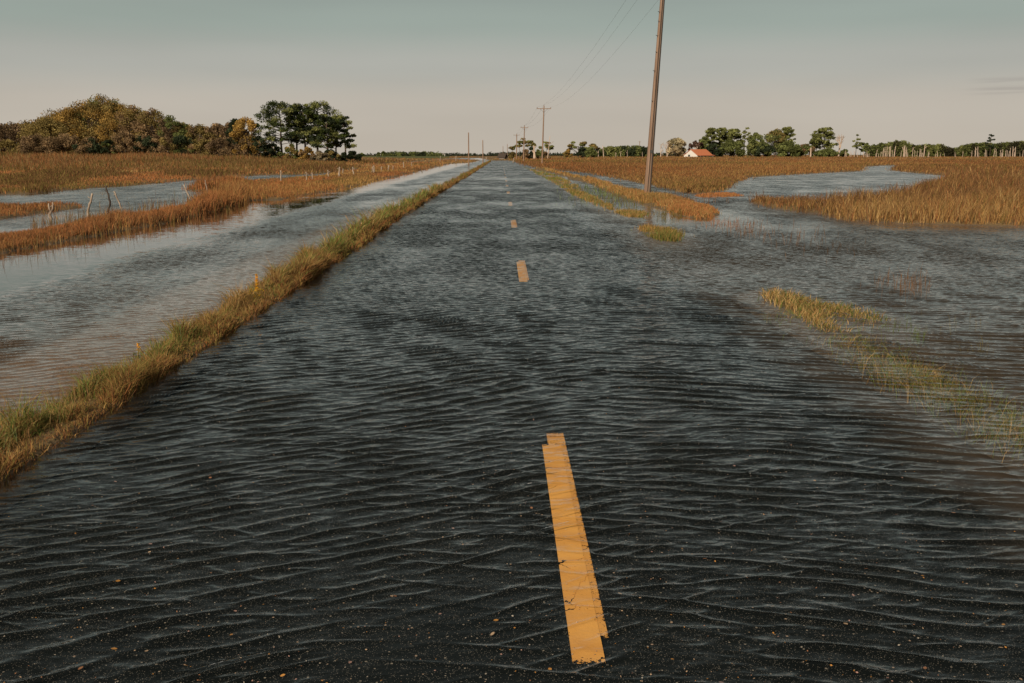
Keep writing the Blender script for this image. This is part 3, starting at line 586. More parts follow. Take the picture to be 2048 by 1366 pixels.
# ------------------------------------------------------------------ leaves on the flooded road
rng = np.random.default_rng(120); n = 1500
q = np.stack([rng.uniform(-60, 2100, n), 1390 - 760 * rng.random(n) ** 1.7], 1); p = U(q[:, 0], q[:, 1]); k = (p[:, 0] > ROAD0 + .1) & (p[:, 0] < ROAD1 - .05); p = p[k]; n = len(p)
p[:, 2] = road_z(p[:, 0], p[:, 1]) + .010
LC = [(.62, .30, .08), (.60, .42, .28), (.45, .22, .12), (.60, .36, .30), (.55, .48, .40)]
mb = MB(); mb.leaves(p, .0042, pick(rng, n, LC, [.9, 1, .5, .4, 1]), rng, .75)
tag(mb.build('leaf_litter', M_grass), 'tiny pale leaf crumbs strewn over the wet asphalt', 'litter', kind='stuff')
big = [(227, 1284), (292, 1289), (160, 1322), (300, 1076), (235, 1149), (298, 1092), (184, 997), (470, 1211), (462, 1258), (783, 1184), (790, 1184), (880, 1220), (992, 1233), (985, 1260), (1063, 1010), (1469, 925), (1630, 953), (1343, 1237),
       (1733, 1128), (1707, 1181), (1846, 1141), (1692, 1238), (1851, 1325), (1776, 1345), (2008, 1237), (2003, 1283), (1908, 1014), (1443, 1356), (1345, 1310), (1546, 1204), (420, 945), (230, 950), (1100, 1330), (618, 1020), (1500, 905), (700, 1315), (565, 1340), (1240, 1180), (1410, 1110), (906, 1050)]
def leaf_mesh():
    t = np.linspace(0, 1, 7); w = np.sin(t * math.pi) ** .8 * .34; w[1] *= 1.1; zc = .12 * (t - .5) ** 2
    Vl = []; 
    for i in range(7): Vl += [[-w[i], t[i] - .5, zc[i] + .10 * w[i]], [0, t[i] - .5, zc[i]], [w[i], t[i] - .5, zc[i] + .16 * w[i]]]
    return np.array(Vl), grid_faces(7, 3)
LV, LF = leaf_mesh()
for i, (a, b_) in enumerate(big):
    p = U(a, b_); c = np.array(LC[i % 4]) * rng.uniform(.85, 1.15)
    s = rng.uniform(.014, .024) * (1.4 if i < 2 else 1)
    o = mesh('fallen_leaf', LV * s, [LF], M_grass, col=c)
    o.location = (p[0], p[1], road_z(p[0], p[1]) + .012); o.rotation_euler = (rng.normal(0, .15), rng.normal(0, .15), rng.uniform(0, 6.28))
    tag(o, 'small curled orange or tan leaf lying on the wet dark road', 'leaf', 'fallen leaves on the flooded road')

# ------------------------------------------------------------------ wildflowers on the verge
def flower(px, py, hh, label, seed, full):
    rng = np.random.default_rng(seed); p = U(px, py); root_ = empty('goldenrod', (p[0], p[1], height(p[0:1], p[1:2])[0] - .01), label, 'wildflower')
    mb = MB(); zz = np.linspace(0, hh, 8); xx = .02 * np.sin(zz * 6); mb.tube(np.stack([xx, 0 * zz, zz], 1), np.linspace(.005, .003, 8), 5, (.22, .16, .04)); mb.build('stem', M_grass, root_)
    k = 260 if full else 60; z = rng.uniform(.45 if full else .6, 1, k) * hh; r = .016 * (1.2 - (z / hh) * .6) + .004
    an = rng.uniform(0, 6.28, k); Pp = np.stack([.02 * np.sin(z * 6) + r * np.cos(an), r * np.sin(an), z], 1)
    mb = MB(); mb.leaves(Pp, .007, np.array((.85, .42, .02)), rng); mb.build('flower_spike', M_grass, root_)
    if full:
        k = 200; Pp = np.stack([rng.normal(-.02, .05, k), rng.normal(0, .05, k), rng.uniform(.03, .20, k)], 1); mb = MB(); mb.leaves(Pp, .008, np.array((.80, .45, .02)), rng); mb.build('blossoms', M_grass, root_)
    k = 60; Pp = np.stack([rng.normal(0, .03, k), rng.normal(0, .03, k), rng.uniform(.02, .5, k) * hh], 1); mb = MB(); mb.leaves(Pp, .014, GREEN, rng); mb.build('leaves', M_grass, root_)
flower(513, 612, .40, 'bright yellow goldenrod spike on the verge beside the road', 131, True)
flower(275, 712, .20, 'small orange flower spike at the ditch side of the verge', 132, False)

# ------------------------------------------------------------------ posts in the left marsh
def branch(mb, P0, P1, r0, r1, seed, wob=.06, k=7, n=6, c=(1, 1, 1)):
    rng = np.random.default_rng(seed); t = np.linspace(0, 1, n)[:, None]; L_ = np.linalg.norm(np.array(P1) - P0)
    P = np.array(P0) * (1 - t) + np.array(P1) * t; nz = rng.normal(0, wob * L_, (n, 3)); nz[0] = 0; nz[-1] *= .4; nz[:, 2] *= .2
    P = P + nz * (t * (1.2 - t) * 2.5); mb.tube(P, np.linspace(r0, r1, n) * rng.uniform(.85, 1.15, n), k, c); return P
def base_pt(px, py): p = U(px, py); return p
def post(px, py, tx, ty, r, label, seed, mat=None, bend=0.0, fork=False):
    p = base_pt(px, py); d = ray(tx, ty); t = p[1] / d[1]; top = np.array([d[0] * t, p[1] + .05, HC + d[2] * t])
    o = empty('fence_post', (p[0], p[1], -.25), label, 'post', 'old fence posts in the left marsh'); b0 = np.array([0, 0, 0.]); tp = top - np.array([p[0], p[1], -.25])
    # start below the bed, straight under the foot
    mb = MB()
    n = 9; tt = np.linspace(0, 1, n); rng = np.random.default_rng(seed)
    foot = np.array([0, 0, .25]); dirv = (tp - foot); P = foot + dirv * tt[:, None]; P[:, 0] += bend * np.sin(tt * math.pi * 1.6) + rng.normal(0, r * .25, n)
    P = np.vstack([foot - dirv / np.linalg.norm(dirv) * .3, P])
    rr = np.r_[r, np.linspace(r, r * .72, n)] * rng.uniform(.85, 1.12, n + 1)
    if fork:
        k = 5; mb.tube(P[:k + 1], rr[:k + 1], 8); c = P[k]
        for s_ in (-1, 1):
            Q = np.array([c + [s_ * r * .4, 0, 0], c + [s_ * r * 1.0, 0, .07], c + [s_ * r * 1.2, 0, .2], tp + [s_ * r * 1.2, 0, rng.uniform(-.05, .03)]]); mb.tube(Q, [r * .7, r * .55, r * .5, r * .38], 7)
    else: mb.tube(P, rr, 8)
    mb.build('shaft', mat or M_post, o, True)
    mb = MB(); q = P[-3]; e = q + np.array([rng.choice([-1, 1]) * r * 2.2, -.02, r * 1.6]); mb.tube(np.array([q, (q + e) / 2, e]), [r * .38, r * .3, r * .2], 5)
    mb.build('branch_stub', mat or M_post, o, True)
    return o
post(101, 438, 100, 406, .052, 'pale hollow forked stump standing at the creek edge', 201, fork=True)
post(175, 430, 183, 387, .046, 'weathered post with dark top leaning right beside the forked stump', 202)
post(216, 423, 215, 371, .040, 'tallest bent dark post, thin with a hooked tip', 203, M_dark, bend=.06)
post(242, 416, 228, 383, .036, 'orange lit post leaning left with a notched top', 204)
post(380, 398, 367, 370, .042, 'post leaning left at the reedy creek mouth, pale at its foot', 205)
post(417, 396, 410, 360, .030, 'slim grey post leaning left just before the tall reeds', 206)
row = [(562, 366, 561, 341, .055), (614, 363, 612, 344, .05), (625, 361, 624, 345, .055), (658, 358, 655, 340, .06), (678, 355, 679, 334, .09), (686, 350, 686, 337, .05), (708, 352, 705, 334, .07), (744, 347, 745, 333, .05), (748, 346, 748, 331, .08),
       (763, 344, 763, 333, .06), (776, 343, 777, 330, .075), (786, 342, 786, 331, .05), (808, 337, 807, 324, .07), (824, 334, 823, 324, .06), (880, 322, 881, 312, .10), (912, 322, 912, 312, .14), (972, 322, 973, 314, .14)]
ordn = ['first', 'second', 'third', 'fourth', 'fifth', 'sixth', 'seventh', 'eighth', 'ninth', 'tenth', 'eleventh', 'twelfth', 'thirteenth', 'fourteenth', 'fifteenth', 'sixteenth', 'seventeenth']
for i, (a, b_, c, d, r) in enumerate(row): post(a, b_ + 2, c, d, r, f'{"slim" if r < .065 else "stout"} pale post in orange grass, {ordn[i]} of the receding row from the tall reeds', 210 + i)
post(1026, 325, 1028, 316, .12, 'pale leaning marker post beside the far right road edge', 240)

# ------------------------------------------------------------------ utility poles and wires
def pole(px, py, tx, ty, r0, r1, label, seed, arm=None, detail=False, group='utility poles along the road', extra=0.0, cat='utility pole'):
    """extra: metres of pole above the top pixel"""
    p = base_pt(px, py); y = p[1]; x1, z1 = at(tx, y, ty); ax = np.array([x1 - p[0], 0, z1]); ax = ax * (1 + extra / z1)
    o = empty('utility_pole', (p[0], y, 0), label, cat, group)
    H = np.linalg.norm(ax); n = 14; t = np.linspace(-.08, 1, n)[:, None]; mb = MB(); mb.tube(ax * t, np.linspace(r0 * 1.03, r1, n), 14); mb.build('shaft', M_pole, o, True)
    res = {}
    if arm:
        frac, half, dz = arm; c = ax * frac + np.array([0, -r1 - .05, 0])
        mb = MB(); mb.box(c, (2 * half, .10, .12)); a_ = mb.build('crossarm', M_pole, o)
        mb = MB()
        for s_ in (-1, 1): mb.tube(np.array([c + [s_ * half * .55, -.07, -.02], c + [0, -.02, -.65]]), .018, 5)
        mb.build('brace', M_wire, o)
        res['pts'] = []
        for s_ in (-.94, 0.0, .94):
            q = c + np.array([s_ * half, 0, .06]) if s_ else ax * 1.0 + np.array([0, 0, 0.0])
            mb = MB(); mb.tube(np.array([q, q + [0, 0, .06], q + [0, 0, .12], q + [0, 0, .18], q + [0, 0, .22]]), [.02, .05, .035, .055, .03], 8); mb.build('insulator', M_glass, a_, True)
            res['pts'].append(np.array(o.location) + q + [0, 0, .22])
    if detail:
        rng = np.random.default_rng(seed)
        for an, c_, r_ in ((R(-96), M_dark, .020), (R(-62), M_wire, .011)):   # conduit and ground wire up the face
            tt = np.linspace(.0, .9, 40)[:, None]; rad = np.interp(tt[:, 0], [0, 1], [r0, r1])
            P = ax * tt + np.stack([np.cos(an) * (rad + r_ * .4), np.sin(an) * (rad + r_ * .4), 0 * rad], 1); mb = MB(); mb.tube(P, r_, 6); mb.build('conduit', c_, o, True)
        for i, f in enumerate((.42, .55, .63, .70, .76, .80)):
            mb = MB(); rad = r0 + (r1 - r0) * f; s_ = -1 if i % 2 else -.75; q = ax * f; mb.tube(np.array([q + [s_ * rad * .6, -rad * .6, 0], q + [s_ * (rad + .07), -rad - .02, .01], q + [s_ * (rad + .07), -rad - .02, .05]]), .014, 5); mb.build('step_bolt', M_wire, o)
        mb = MB(); q = ax * .20; rad = r0 + (r1 - r0) * .2; mb.box(q + [.0, -rad - .008, 0], (.10, .012, .14)); mb.build('tag_plate', M_wire, o)
    return o, res
P1, w1 = pole(1294, 393, 1325, 0, .165, .100, 'tall leaning wooden utility pole in the near marsh with a conduit up its face', 301, arm=(.955, .88, 0), detail=True, extra=1.55)
P2, w2 = pole(1084, 331, 1088, 212, .15, .095, 'utility pole with a clear crossarm beyond the leaning pole', 302, arm=(.955, 1.28, 0))
P3, w3 = pole(1047, 325, 1049, 252, .16, .10, 'dark utility pole right of the road before the spindly pines', 303, arm=(.955, .9, 0))
P4, w4 = pole(1033, 319.5, 1033.5, 268, .2, .15, 'farther utility pole with pale top crossarm at the right road bend', 304, arm=(.955, 1.2, 0))
P5, w5 = pole(937.5, 329, 937, 265, .14, .10, 'bare utility pole standing in the ditch at the left of the road', 305)
P6, w6 = pole(966, 325, 965.5, 280, .14, .10, 'shorter bare utility pole on the verge left of the vanishing road', 306)
P7, w7 = pole(1014.6, 315, 1014.6, 288, .22, .16, 'hair thin distant pole behind the sloping shed roof', 307)
P8, w8 = pole(1006, 315, 1006, 292, .2, .16, 'hair thin distant pole left of the sloping shed roof', 308)
P9, w9 = pole(1278, 314, 1279.5, 282, .26, .22, 'pale distant pole with small crossarm before the green wood', 309, arm=(.95, 1.1, 0))
def wire(a, b_, sag, label, r=.004):
    n = 40; t = np.linspace(0, 1, n)[:, None]; P = a * (1 - t) + b_ * t; P[:, 2] -= (4 * sag * t * (1 - t))[:, 0]
    mb = MB(); mb.tube(P - a, r, 5); o = mb.build('power_line', M_wire, None, True); o.location = a; tag(o, label, 'power line', 'power lines between the poles')
wl = ['power line on the road side end of the leaning pole crossarm', 'middle power line running from the leaning pole top', 'power line on the marsh side end of the leaning pole crossarm']
wl2 = ['power line from the road side of the second pole to the dark pole', 'middle power line from the second pole to the dark pole', 'power line from the marsh side of the second pole to the dark pole']
wl3 = ['distant power line on the road side towards the farthest roadside pole', 'distant middle power line towards the farthest roadside pole', 'distant power line on the marsh side towards the farthest roadside pole']
for i in range(3):
    wire(w1['pts'][i], w2['pts'][i], 1.35, wl[i]); wire(w2['pts'][i], w3['pts'][i], .9, wl2[i], .008); wire(w3['pts'][i], w4['pts'][i], 1.0, wl3[i], .008)

# ------------------------------------------------------------------ trees
def trunk_path(rng, H, lean, n=8):
    t = np.linspace(0, 1, n); w = rng.normal(0, .012 * H, (n, 2)); w[0] = 0
    return np.stack([lean * H * t ** 1.3 + np.cumsum(w[:, 0]) * .5, np.cumsum(w[:, 1]) * .5, H * t], 1)
def tree(name, label, px, y, top, wpx, kind, col, seed, group=None, lean=0.0, base=None, cat='tree', leaf=None, dens=1.0):
    rng = np.random.default_rng(seed); x, ztop = at(px, y, top); zb = float(height(np.array([x]), np.array([y]))[0]) if base is None else base
    zb = max(zb, 0.0) - .1; H = ztop - zb; W = wpx * y / F
    o = empty(name, (x, y, zb), label, cat, group); mt = MB(); mc = MB(); cols = np.asarray(col, float)
    if cols.ndim == 1: cols = np.stack([cols, cols * .72, cols * 1.25])
    lf = leaf or max(.15, .00072 * y)
    def clump(c, r, fl, k):
        d = rng.normal(size=(k, 3)); d /= np.linalg.norm(d, axis=1)[:, None]; d *= (rng.random((k, 1)) ** .45); d[:, 2] *= fl
        cc = cols[rng.integers(len(cols))] * rng.uniform(.8, 1.2)
        mc.leaves(c + d * r, lf, cc * rng.uniform(.75, 1.25, (k, 1)), rng)
    if kind == 'pine':
        P = trunk_path(rng, H * .96, lean); r0 = max(.10, .022 * H); mt.tube(P, np.linspace(r0, r0 * .28, len(P)), 7)
        cb = .30 if wpx > 30 else .45; nb = int(34 * max(.7, min(1.6, W / 8)))
        for i in range(nb):
            f = cb + (1 - cb) * (i + rng.random()) / nb; q = np.array([np.interp(f * H, P[:, 2], P[:, 0]), np.interp(f * H, P[:, 2], P[:, 1]), f * H])
            u = (f - cb) / (1 - cb); rad = W * .5 * (np.sin(math.pi * (.22 + .74 * u)) ** .7) * rng.uniform(.35, 1.05); an = rng.uniform(0, 6.28)
            e = q + np.array([math.cos(an) * rad, math.sin(an) * rad, rng.uniform(.0, .12) * rad + .02 * H]); e[2] = min(e[2], H * .985)
            mt.tube(np.array([q - [0, 0, .03 * H], q * .5 + e * .5 + [0, 0, -.01 * H], e]), [r0 * .28, r0 * .18, r0 * .07], 4, cap=False)
            cr = (.085 * W + .035 * H) * rng.uniform(.55, 1.15); clump(e, cr, .55, int(105 * dens)); 
            if rad > .25 * W: clump(q * .45 + e * .55, cr * .75, .5, int(60 * dens))
        clump(P[-1] + [0, 0, -.02 * H], .09 * H, .7, int(130 * dens))
    elif kind == 'umbrella':   # bare stem, few flat pads at the top
        P = trunk_path(rng, H * .95, lean); r0 = max(.12, .016 * H); mt.tube(P, np.linspace(r0, r0 * .5, len(P)), 6)
        for i in range(int(9 * max(1, W / 5))):
            an = rng.uniform(0, 6.28); rad = W * .5 * rng.uniform(.1, 1); f = rng.uniform(.74, .98); q = np.array([np.interp(f * .9 * H, P[:, 2], P[:, 0]), P[3, 1], f * .86 * H]); e = np.array([P[-1, 0] + math.cos(an) * rad, math.sin(an) * rad, f * H])
            mt.tube(np.array([q, (q + e) / 2 - [0, 0, .01 * H], e]), [r0 * .4, r0 * .3, r0 * .15], 4, cap=False); clump(e, .16 * W + .35, .4, int(80 * dens))
    elif kind == 'spread':    # wide flat topped limbs
        P = trunk_path(rng, H * .6, lean); r0 = .03 * H; mt.tube(P, np.linspace(r0, r0 * .7, len(P)), 7)
        for i in range(int(24 * dens)):
            an = rng.uniform(0, 6.28); rad = W * .5 * math.sqrt(rng.random()); zf = (.97 - .42 * (rad / (W * .5)) ** 1.3) * rng.uniform(.82, 1.02); e = np.array([math.cos(an) * rad, math.sin(an) * rad, min(zf, .98) * H]); q = P[rng.integers(3, len(P))]
            mt.tube(np.array([q, q * .5 + e * .5 + [0, 0, -.03 * H], e]), [r0 * .5, r0 * .3, r0 * .12], 4, cap=False); clump(e, .075 * W + .3, .42, int(120 * dens))
    elif kind == 'sparse':
        P = trunk_path(rng, H, lean); r0 = max(.12, .016 * H); mt.tube(P, np.linspace(r0, r0 * .3, len(P)), 6)
        for i in range(14):
            f = rng.uniform(.35, 1); q = np.array([np.interp(f * H, P[:, 2], P[:, 0]), 0, f * H]); an = rng.uniform(0, 6.28); rad = W * .5 * rng.uniform(.3, 1) * (1.15 - .5 * f); e = q + [math.cos(an) * rad, math.sin(an) * rad, .05 * H]
            mt.tube(np.array([q, (q + e) / 2, e]), [r0 * .35, r0 * .25, r0 * .1], 4, cap=False); clump(e, .13 * W + .25, .5, int(50 * dens))
    elif kind in ('bare', 'budding'):
        def rec(p, d, L_, r, lv):
            e = p + d * L_; mid = (p + e) / 2 + rng.normal(0, .05 * L_, 3); mt.tube(np.array([p, mid, e]), [r, r * .8, r * .62], 5 if lv < 2 else 3, cap=False)
            if kind == 'budding' and lv >= 2: clump(e, .07 * H, .8, 26)
            if lv >= 4 or L_ < .04 * H:
                return
            for k in range(rng.integers(2, 4)):
                nd = d + rng.normal(0, .48, 3) + [0, 0, .12]; nd[:2] *= min(1.6, max(.4, W / H * 1.2)); nd /= np.linalg.norm(nd); rec(e, nd, L_ * rng.uniform(.6, .85), r * .62, lv + 1)
        rec(np.zeros(3), np.array([lean, 0, 1.0]), H * .33, max(.16, .045 * H), 0)
        if kind == 'bare' : mc = None
    else:                     # broad crown reaching low: lobes over a dome
        P = trunk_path(rng, H * .7, lean); r0 = .025 * H; mt.tube(P, np.linspace(r0, r0 * .4, len(P)), 7)
        nb = int(34 * min(1.6, max(.6, W / 9)))
        lo = {'broad': .12, 'bush': .0, 'tall': .2}[kind]
        for i in range(nb):
            an = rng.uniform(0, 6.28); u = rng.random() ** .75; f = lo + (1 - lo) * u
            prof = (1 - ((f - .38) / .62) ** 2) ** .55 if f > .38 else .78 + .22 * f / .38
            rad = W * .5 * prof * rng.uniform(.55, .98); e = np.array([math.cos(an) * rad + P[-1, 0] * f, math.sin(an) * rad, f * H * .94])
            q = P[min(len(P) - 1, int(f * .8 * len(P)))]
            mt.tube(np.array([q, (q + e) / 2 + rng.normal(0, .03 * H, 3), e]), [r0 * .35, r0 * .22, r0 * .08], 4, cap=False)
            clump(e, (.105 * W + .045 * H) * rng.uniform(.6, 1.15), .8, int(170 * dens))
        clump(np.array([P[-1, 0], 0, H * .93]), .07 * H + .05 * W, .8, int(140 * dens)); clump(np.array([0, 0, .5 * H]), .28 * min(W, H), .9, int(240 * dens))
    mt.build('trunk', M_dead if kind in ('bare', 'budding') else M_bark, o, True)
    if mc is not None and mc.n: mc.build('crown', M_leaf, o)
    return o
T_OL = (.27, .205, .075); T_GO = (.37, .235, .07); T_BR = (.29, .195, .105); T_DB = (.20, .135, .078); T_GR = (.175, .195, .068); T_DK = (.05, .064, .034); T_PN = (.23, .24, .085); T_YE = (.48, .31, .09)
LG = 'autumn trees of the left wood'
left = [(22, 262, 246, 100, 'broad', T_DB, 'brown tree at the outer left end of the wood'), (88, 258, 238, 110, 'broad', T_OL, 'low olive tree under the left flank of the wood'),
        (135, 265, 219, 128, 'broad', [T_OL, T_GO, T_GO], 'olive and gold tree on the rising flank of the wood'), (172, 268, 202, 122, 'broad', [T_GO, T_GO, T_OL], 'golden tree below the crest of the wood'),
        (206, 270, 190, 106, 'broad', [T_OL, T_GR, T_OL, T_GO], 'tallest dark olive tree at the crest of the wood'), (240, 262, 209, 92, 'broad', [T_GO, T_OL, T_GO], 'ochre tree just right of the crest of the wood'),
        (264, 260, 210, 70, 'broad', [T_OL, T_BR], 'round olive brown tree on the descending side of the wood'), (303, 258, 217, 76, 'broad', [T_BR, T_BR, T_OL], 'loose brown tree with greyish twigs near the wood gap'),
        (338, 256, 231, 66, 'broad', [T_GR, T_DB], 'dark green brown tree right of the wood gap'), (366, 258, 247, 58, 'broad', [T_GR, T_OL], 'small green tree in the low part of the wood'), (398, 256, 249, 66, 'broad', [T_OL, T_BR], 'olive brown small tree in the low part of the wood'),
        (430, 258, 247, 66, 'broad', [T_BR, T_DB], 'brown small tree left of the yellow tree group'), (456, 254, 246, 50, 'broad', [T_BR, T_DB, T_OL], 'dull brown tree left beside the thin dark tree'), (470, 252, 238, 38, 'tall', T_DK, 'thin dark tree beside the yellow tree'),
        (489, 250, 234, 56, 'broad', [T_YE, T_YE, T_GO], 'bright yellow autumn tree left of the pines')]
for i, (px, y, top, w, k, c, lb) in enumerate(left): tree('broadleaf_tree', lb, px, y, top, w, k, c, 400 + i, LG, dens=1.15)
SG = 'shrubs at the foot of the left wood'
shr = [(20, 235, 283, 80, T_OL, 'low olive shrub at the outer left end of the wood'), (70, 233, 272, 80, [T_BR, T_DB], 'brown shrub in front of the low olive tree'), (125, 232, 270, 90, T_BR, 'broad brown shrub under the golden flank'), (175, 231, 276, 70, [T_DK, T_BR], 'dark green and brown shrub under the wood crest'),
       (213, 230, 280, 46, [T_DK, T_GR], 'dark green bush under the tallest tree'), (248, 233, 262, 64, T_BR, 'tall brown shrub right of the dark green bush'), (288, 232, 272, 60, [T_BR, T_DK], 'brown and green shrub below the loose brown tree'), (325, 231, 275, 60, [T_BR, T_OL], 'olive brown shrub at the wood gap'), (360, 232, 272, 54, [T_DK, T_GR], 'dark green shrub under the small green tree'),
       (400, 232, 276, 60, [T_BR, T_OL], 'brown shrub under the olive brown small tree'), (440, 231, 277, 56, [T_DB, T_BR], 'dusky shrub left below the yellow tree'), (487, 230, 282, 46, [T_BR, T_GO], 'ochre shrub directly under the yellow tree'), (517, 236, 272, 50, T_DK, 'round blackish bush between yellow tree and pines'),
       (545, 238, 287, 40, [T_DK, T_GR], 'dark bush at the foot of the first pine'), (583, 238, 288, 34, [T_OL, T_GR], 'light olive bush under the pines'), (612, 236, 296, 40, [T_GO, T_BR], 'rusty bush under the pines'), (656, 238, 300, 46, [T_DK, T_OL], 'low dark scrub under the rightmost pines'), (700, 240, 303, 44, T_DK, 'low dark scrub right of the pines'), (640, 230, 303, 40, (.30, .24, .15), 'pale dry brush under the pines')]
for i, (px, y, top, w, c, lb) in enumerate(shr): tree('shrub', lb, px, y, top, w, 'bush', c, 430 + i, SG, cat='shrub')
PG = 'pines at the end of the left wood'
pin = [(560, 258, 207, 112, 0.0, 'broad leftmost pine of the tall clump'), (590, 264, 212, 64, .02, 'slim pine behind the broad leftmost pine'), (608, 262, 209, 66, -.02, 'slim pine in the middle of the clump'), (632, 262, 206, 92, .02, 'tallest rounded pine of the clump'),
       (652, 254, 232, 76, 0.0, 'lower bright green pine in front of the clump'), (668, 258, 232, 56, .05, 'slanting pine right in the clump'), (689, 256, 234, 48, -.04, 'outermost right pine with a ragged side')]
for i, (px, y, top, w, ln, lb) in enumerate(pin): tree('pine_tree', lb, px, y, top, w, 'pine', [T_PN, T_DK, (.07, .09, .026)], 460 + i, PG, lean=ln, dens=1.25)

# far tree masses
def wood(name, label, prof, y, col, seed, leaf=.55, step=3.2, depth=30):
    rng = np.random.default_rng(seed); mb = MB(); cols = np.asarray(col, float); pxs = [p[0] for p in prof]; tops = [p[1] for p in prof]; sc = y / F
    for px in np.arange(pxs[0], pxs[-1], step):
        for _ in range(2):
            yy = y + rng.uniform(0, depth); tp = np.interp(px, pxs, tops) + abs(rng.normal(0, 2.2)); x, z1 = at(px + rng.normal(0, 1.5), yy, tp); r = rng.uniform(2.6, 5.0) * step * sc * .55
            cc = cols[rng.integers(len(cols))] * rng.uniform(.75, 1.25)
            zz = z1 - r * .5
            while zz > -1:
                k = 60; d = rng.normal(size=(k, 3)); d /= np.linalg.norm(d, axis=1)[:, None]; d *= rng.random((k, 1)) ** .4; mb.leaves(np.array([x + rng.normal(0, r * .3), yy, zz]) + d * r * [1, 1, .75], leaf, cc * rng.uniform(.75, 1.25, (k, 1)), rng); zz -= r * .9
    return tag(mb.build(name, M_leaf), label, 'wood', kind='stuff')
wood('far_wood', 'dark flat topped wood on the left horizon', [(768, 309), (775, 305), (790, 303), (812, 304.5), (820, 304), (840, 303), (870, 304), (884, 308)], 780, [T_GR, (.06, .072, .04)], 501)
wood('horizon_wood', 'thin grey green tree line on the horizon behind the road', [(700, 308.5), (760, 308), (770, 306), (885, 308), (905, 306.5), (960, 308), (985, 306), (1020, 305), (1060, 306), (1130, 306.5), (1200, 306), (1320, 306.5), (1360, 307)], 1150, [(.06, .07, .045), (.05, .062, .04)], 502, leaf=1.0, step=4)
wood('green_wood', 'dense dark green wood behind the distant crossarm pole', [(1193, 303), (1205, 297), (1222, 292), (1245, 293), (1263, 291), (1288, 293), (1298, 298), (1306, 306)], 640, [T_GR, T_PN, T_DK], 503)
wood('marsh_edge_wood', 'long low wood behind the dead trunks at the right horizon', [(1735, 296), (1752, 289), (1780, 284), (1795, 281), (1812, 283), (1820, 290), (1850, 288), (1882, 289), (1896, 294), (1905, 297), (1916, 294), (1940, 287), (1975, 285), (2000, 286), (2048, 282), (2120, 281), (2260, 284)], 680, [T_GR, T_PN, (.06, .055, .03)], 504)
wood('thicket', 'dim brown thicket filling the depth of the left wood', [(-60, 256), (40, 248), (90, 236), (130, 222), (205, 204), (270, 218), (330, 240), (400, 256), (470, 254), (520, 276), (548, 296)], 292, [T_OL, T_BR, T_GO], 505, leaf=.3, step=7, depth=14)
for px, top, w, sd, lb in ((767, 303, 10, 1, 'tiny round tree left of the far flat topped wood'), (757, 305, 8, 2, 'tiniest tree beside the distant white hut'), (724, 307, 12, 3, 'tiny bush at the left end of the green field')):
    tree('broadleaf_tree', lb, px, 760, top, w, 'broad', T_GR, 510 + sd, 'tiny trees beyond the green field', base=0, dens=.4)

RG = 'spindly pines near the road end'
for i, (px, top, w, ln, lb) in enumerate([(1047, 277, 22, .02, 'widest flat topped spindly pine above the road end'), (1040, 284, 14, -.05, 'stooping spindly pine at the left of the pine group'), (1057, 283, 12, .03, 'thin spindly pine in the middle of the group'), (1066, 282, 14, .0, 'thin spindly pine right in the group'),
                                       (1025, 292, 13, .03, 'short lone spindly pine left of the dark pole'), (1093, 283, 13, .0, 'spindly pine right of the crossarm pole'), (1100, 291, 12, -.02, 'lower leaning spindly pine right of the crossarm pole')]):
    tree('pine_tree', lb, px, 430, top, w, 'umbrella', [T_PN, T_OL], 520 + i, RG, lean=ln)
for i, (px, top, w, c, lb) in enumerate([(1063, 294, 15, T_DK, 'dark bush among the spindly pines'), (1079, 293, 17, T_GR, 'green bush left of the crossarm pole'), (1052, 299, 18, T_BR, 'rusty bush under the spindly pines'), (1090, 304, 22, T_BR, 'low brown scrub at the foot of the crossarm pole'), (1026, 305, 20, T_OL, 'low olive scrub right of the shed')]):
    tree('shrub', lb, px, 425, top, w, 'bush', c, 530 + i, 'bushes near the road end', cat='shrub', dens=.6)
for i, (px, y, top, w, k, c, lb) in enumerate([(1157, 520, 278, 52, 'spread', [T_PN, T_OL], 'wide flat limbed tree left of the green wood'), (1186, 522, 284, 26, 'spread', [T_PN, T_OL], 'smaller flat limbed tree right beside the wide one'), (1166, 512, 295, 22, 'bush', T_DK, 'blackish bush under the wide flat limbed tree'), (1182, 512, 296, 30, 'bush', T_GR, 'green bush under the smaller flat limbed tree'),
                                              (1136, 505, 299, 19, 'bush', [T_OL, T_GO], 'yellow olive bush at the left of the flat limbed trees')]):
    tree('shrub' if k == 'bush' else 'flat_topped_tree', lb, px, y, top, w, k, c, 540 + i, cat='shrub' if k == 'bush' else 'tree', dens=.8)
HG = 'trees around the orange roofed house'
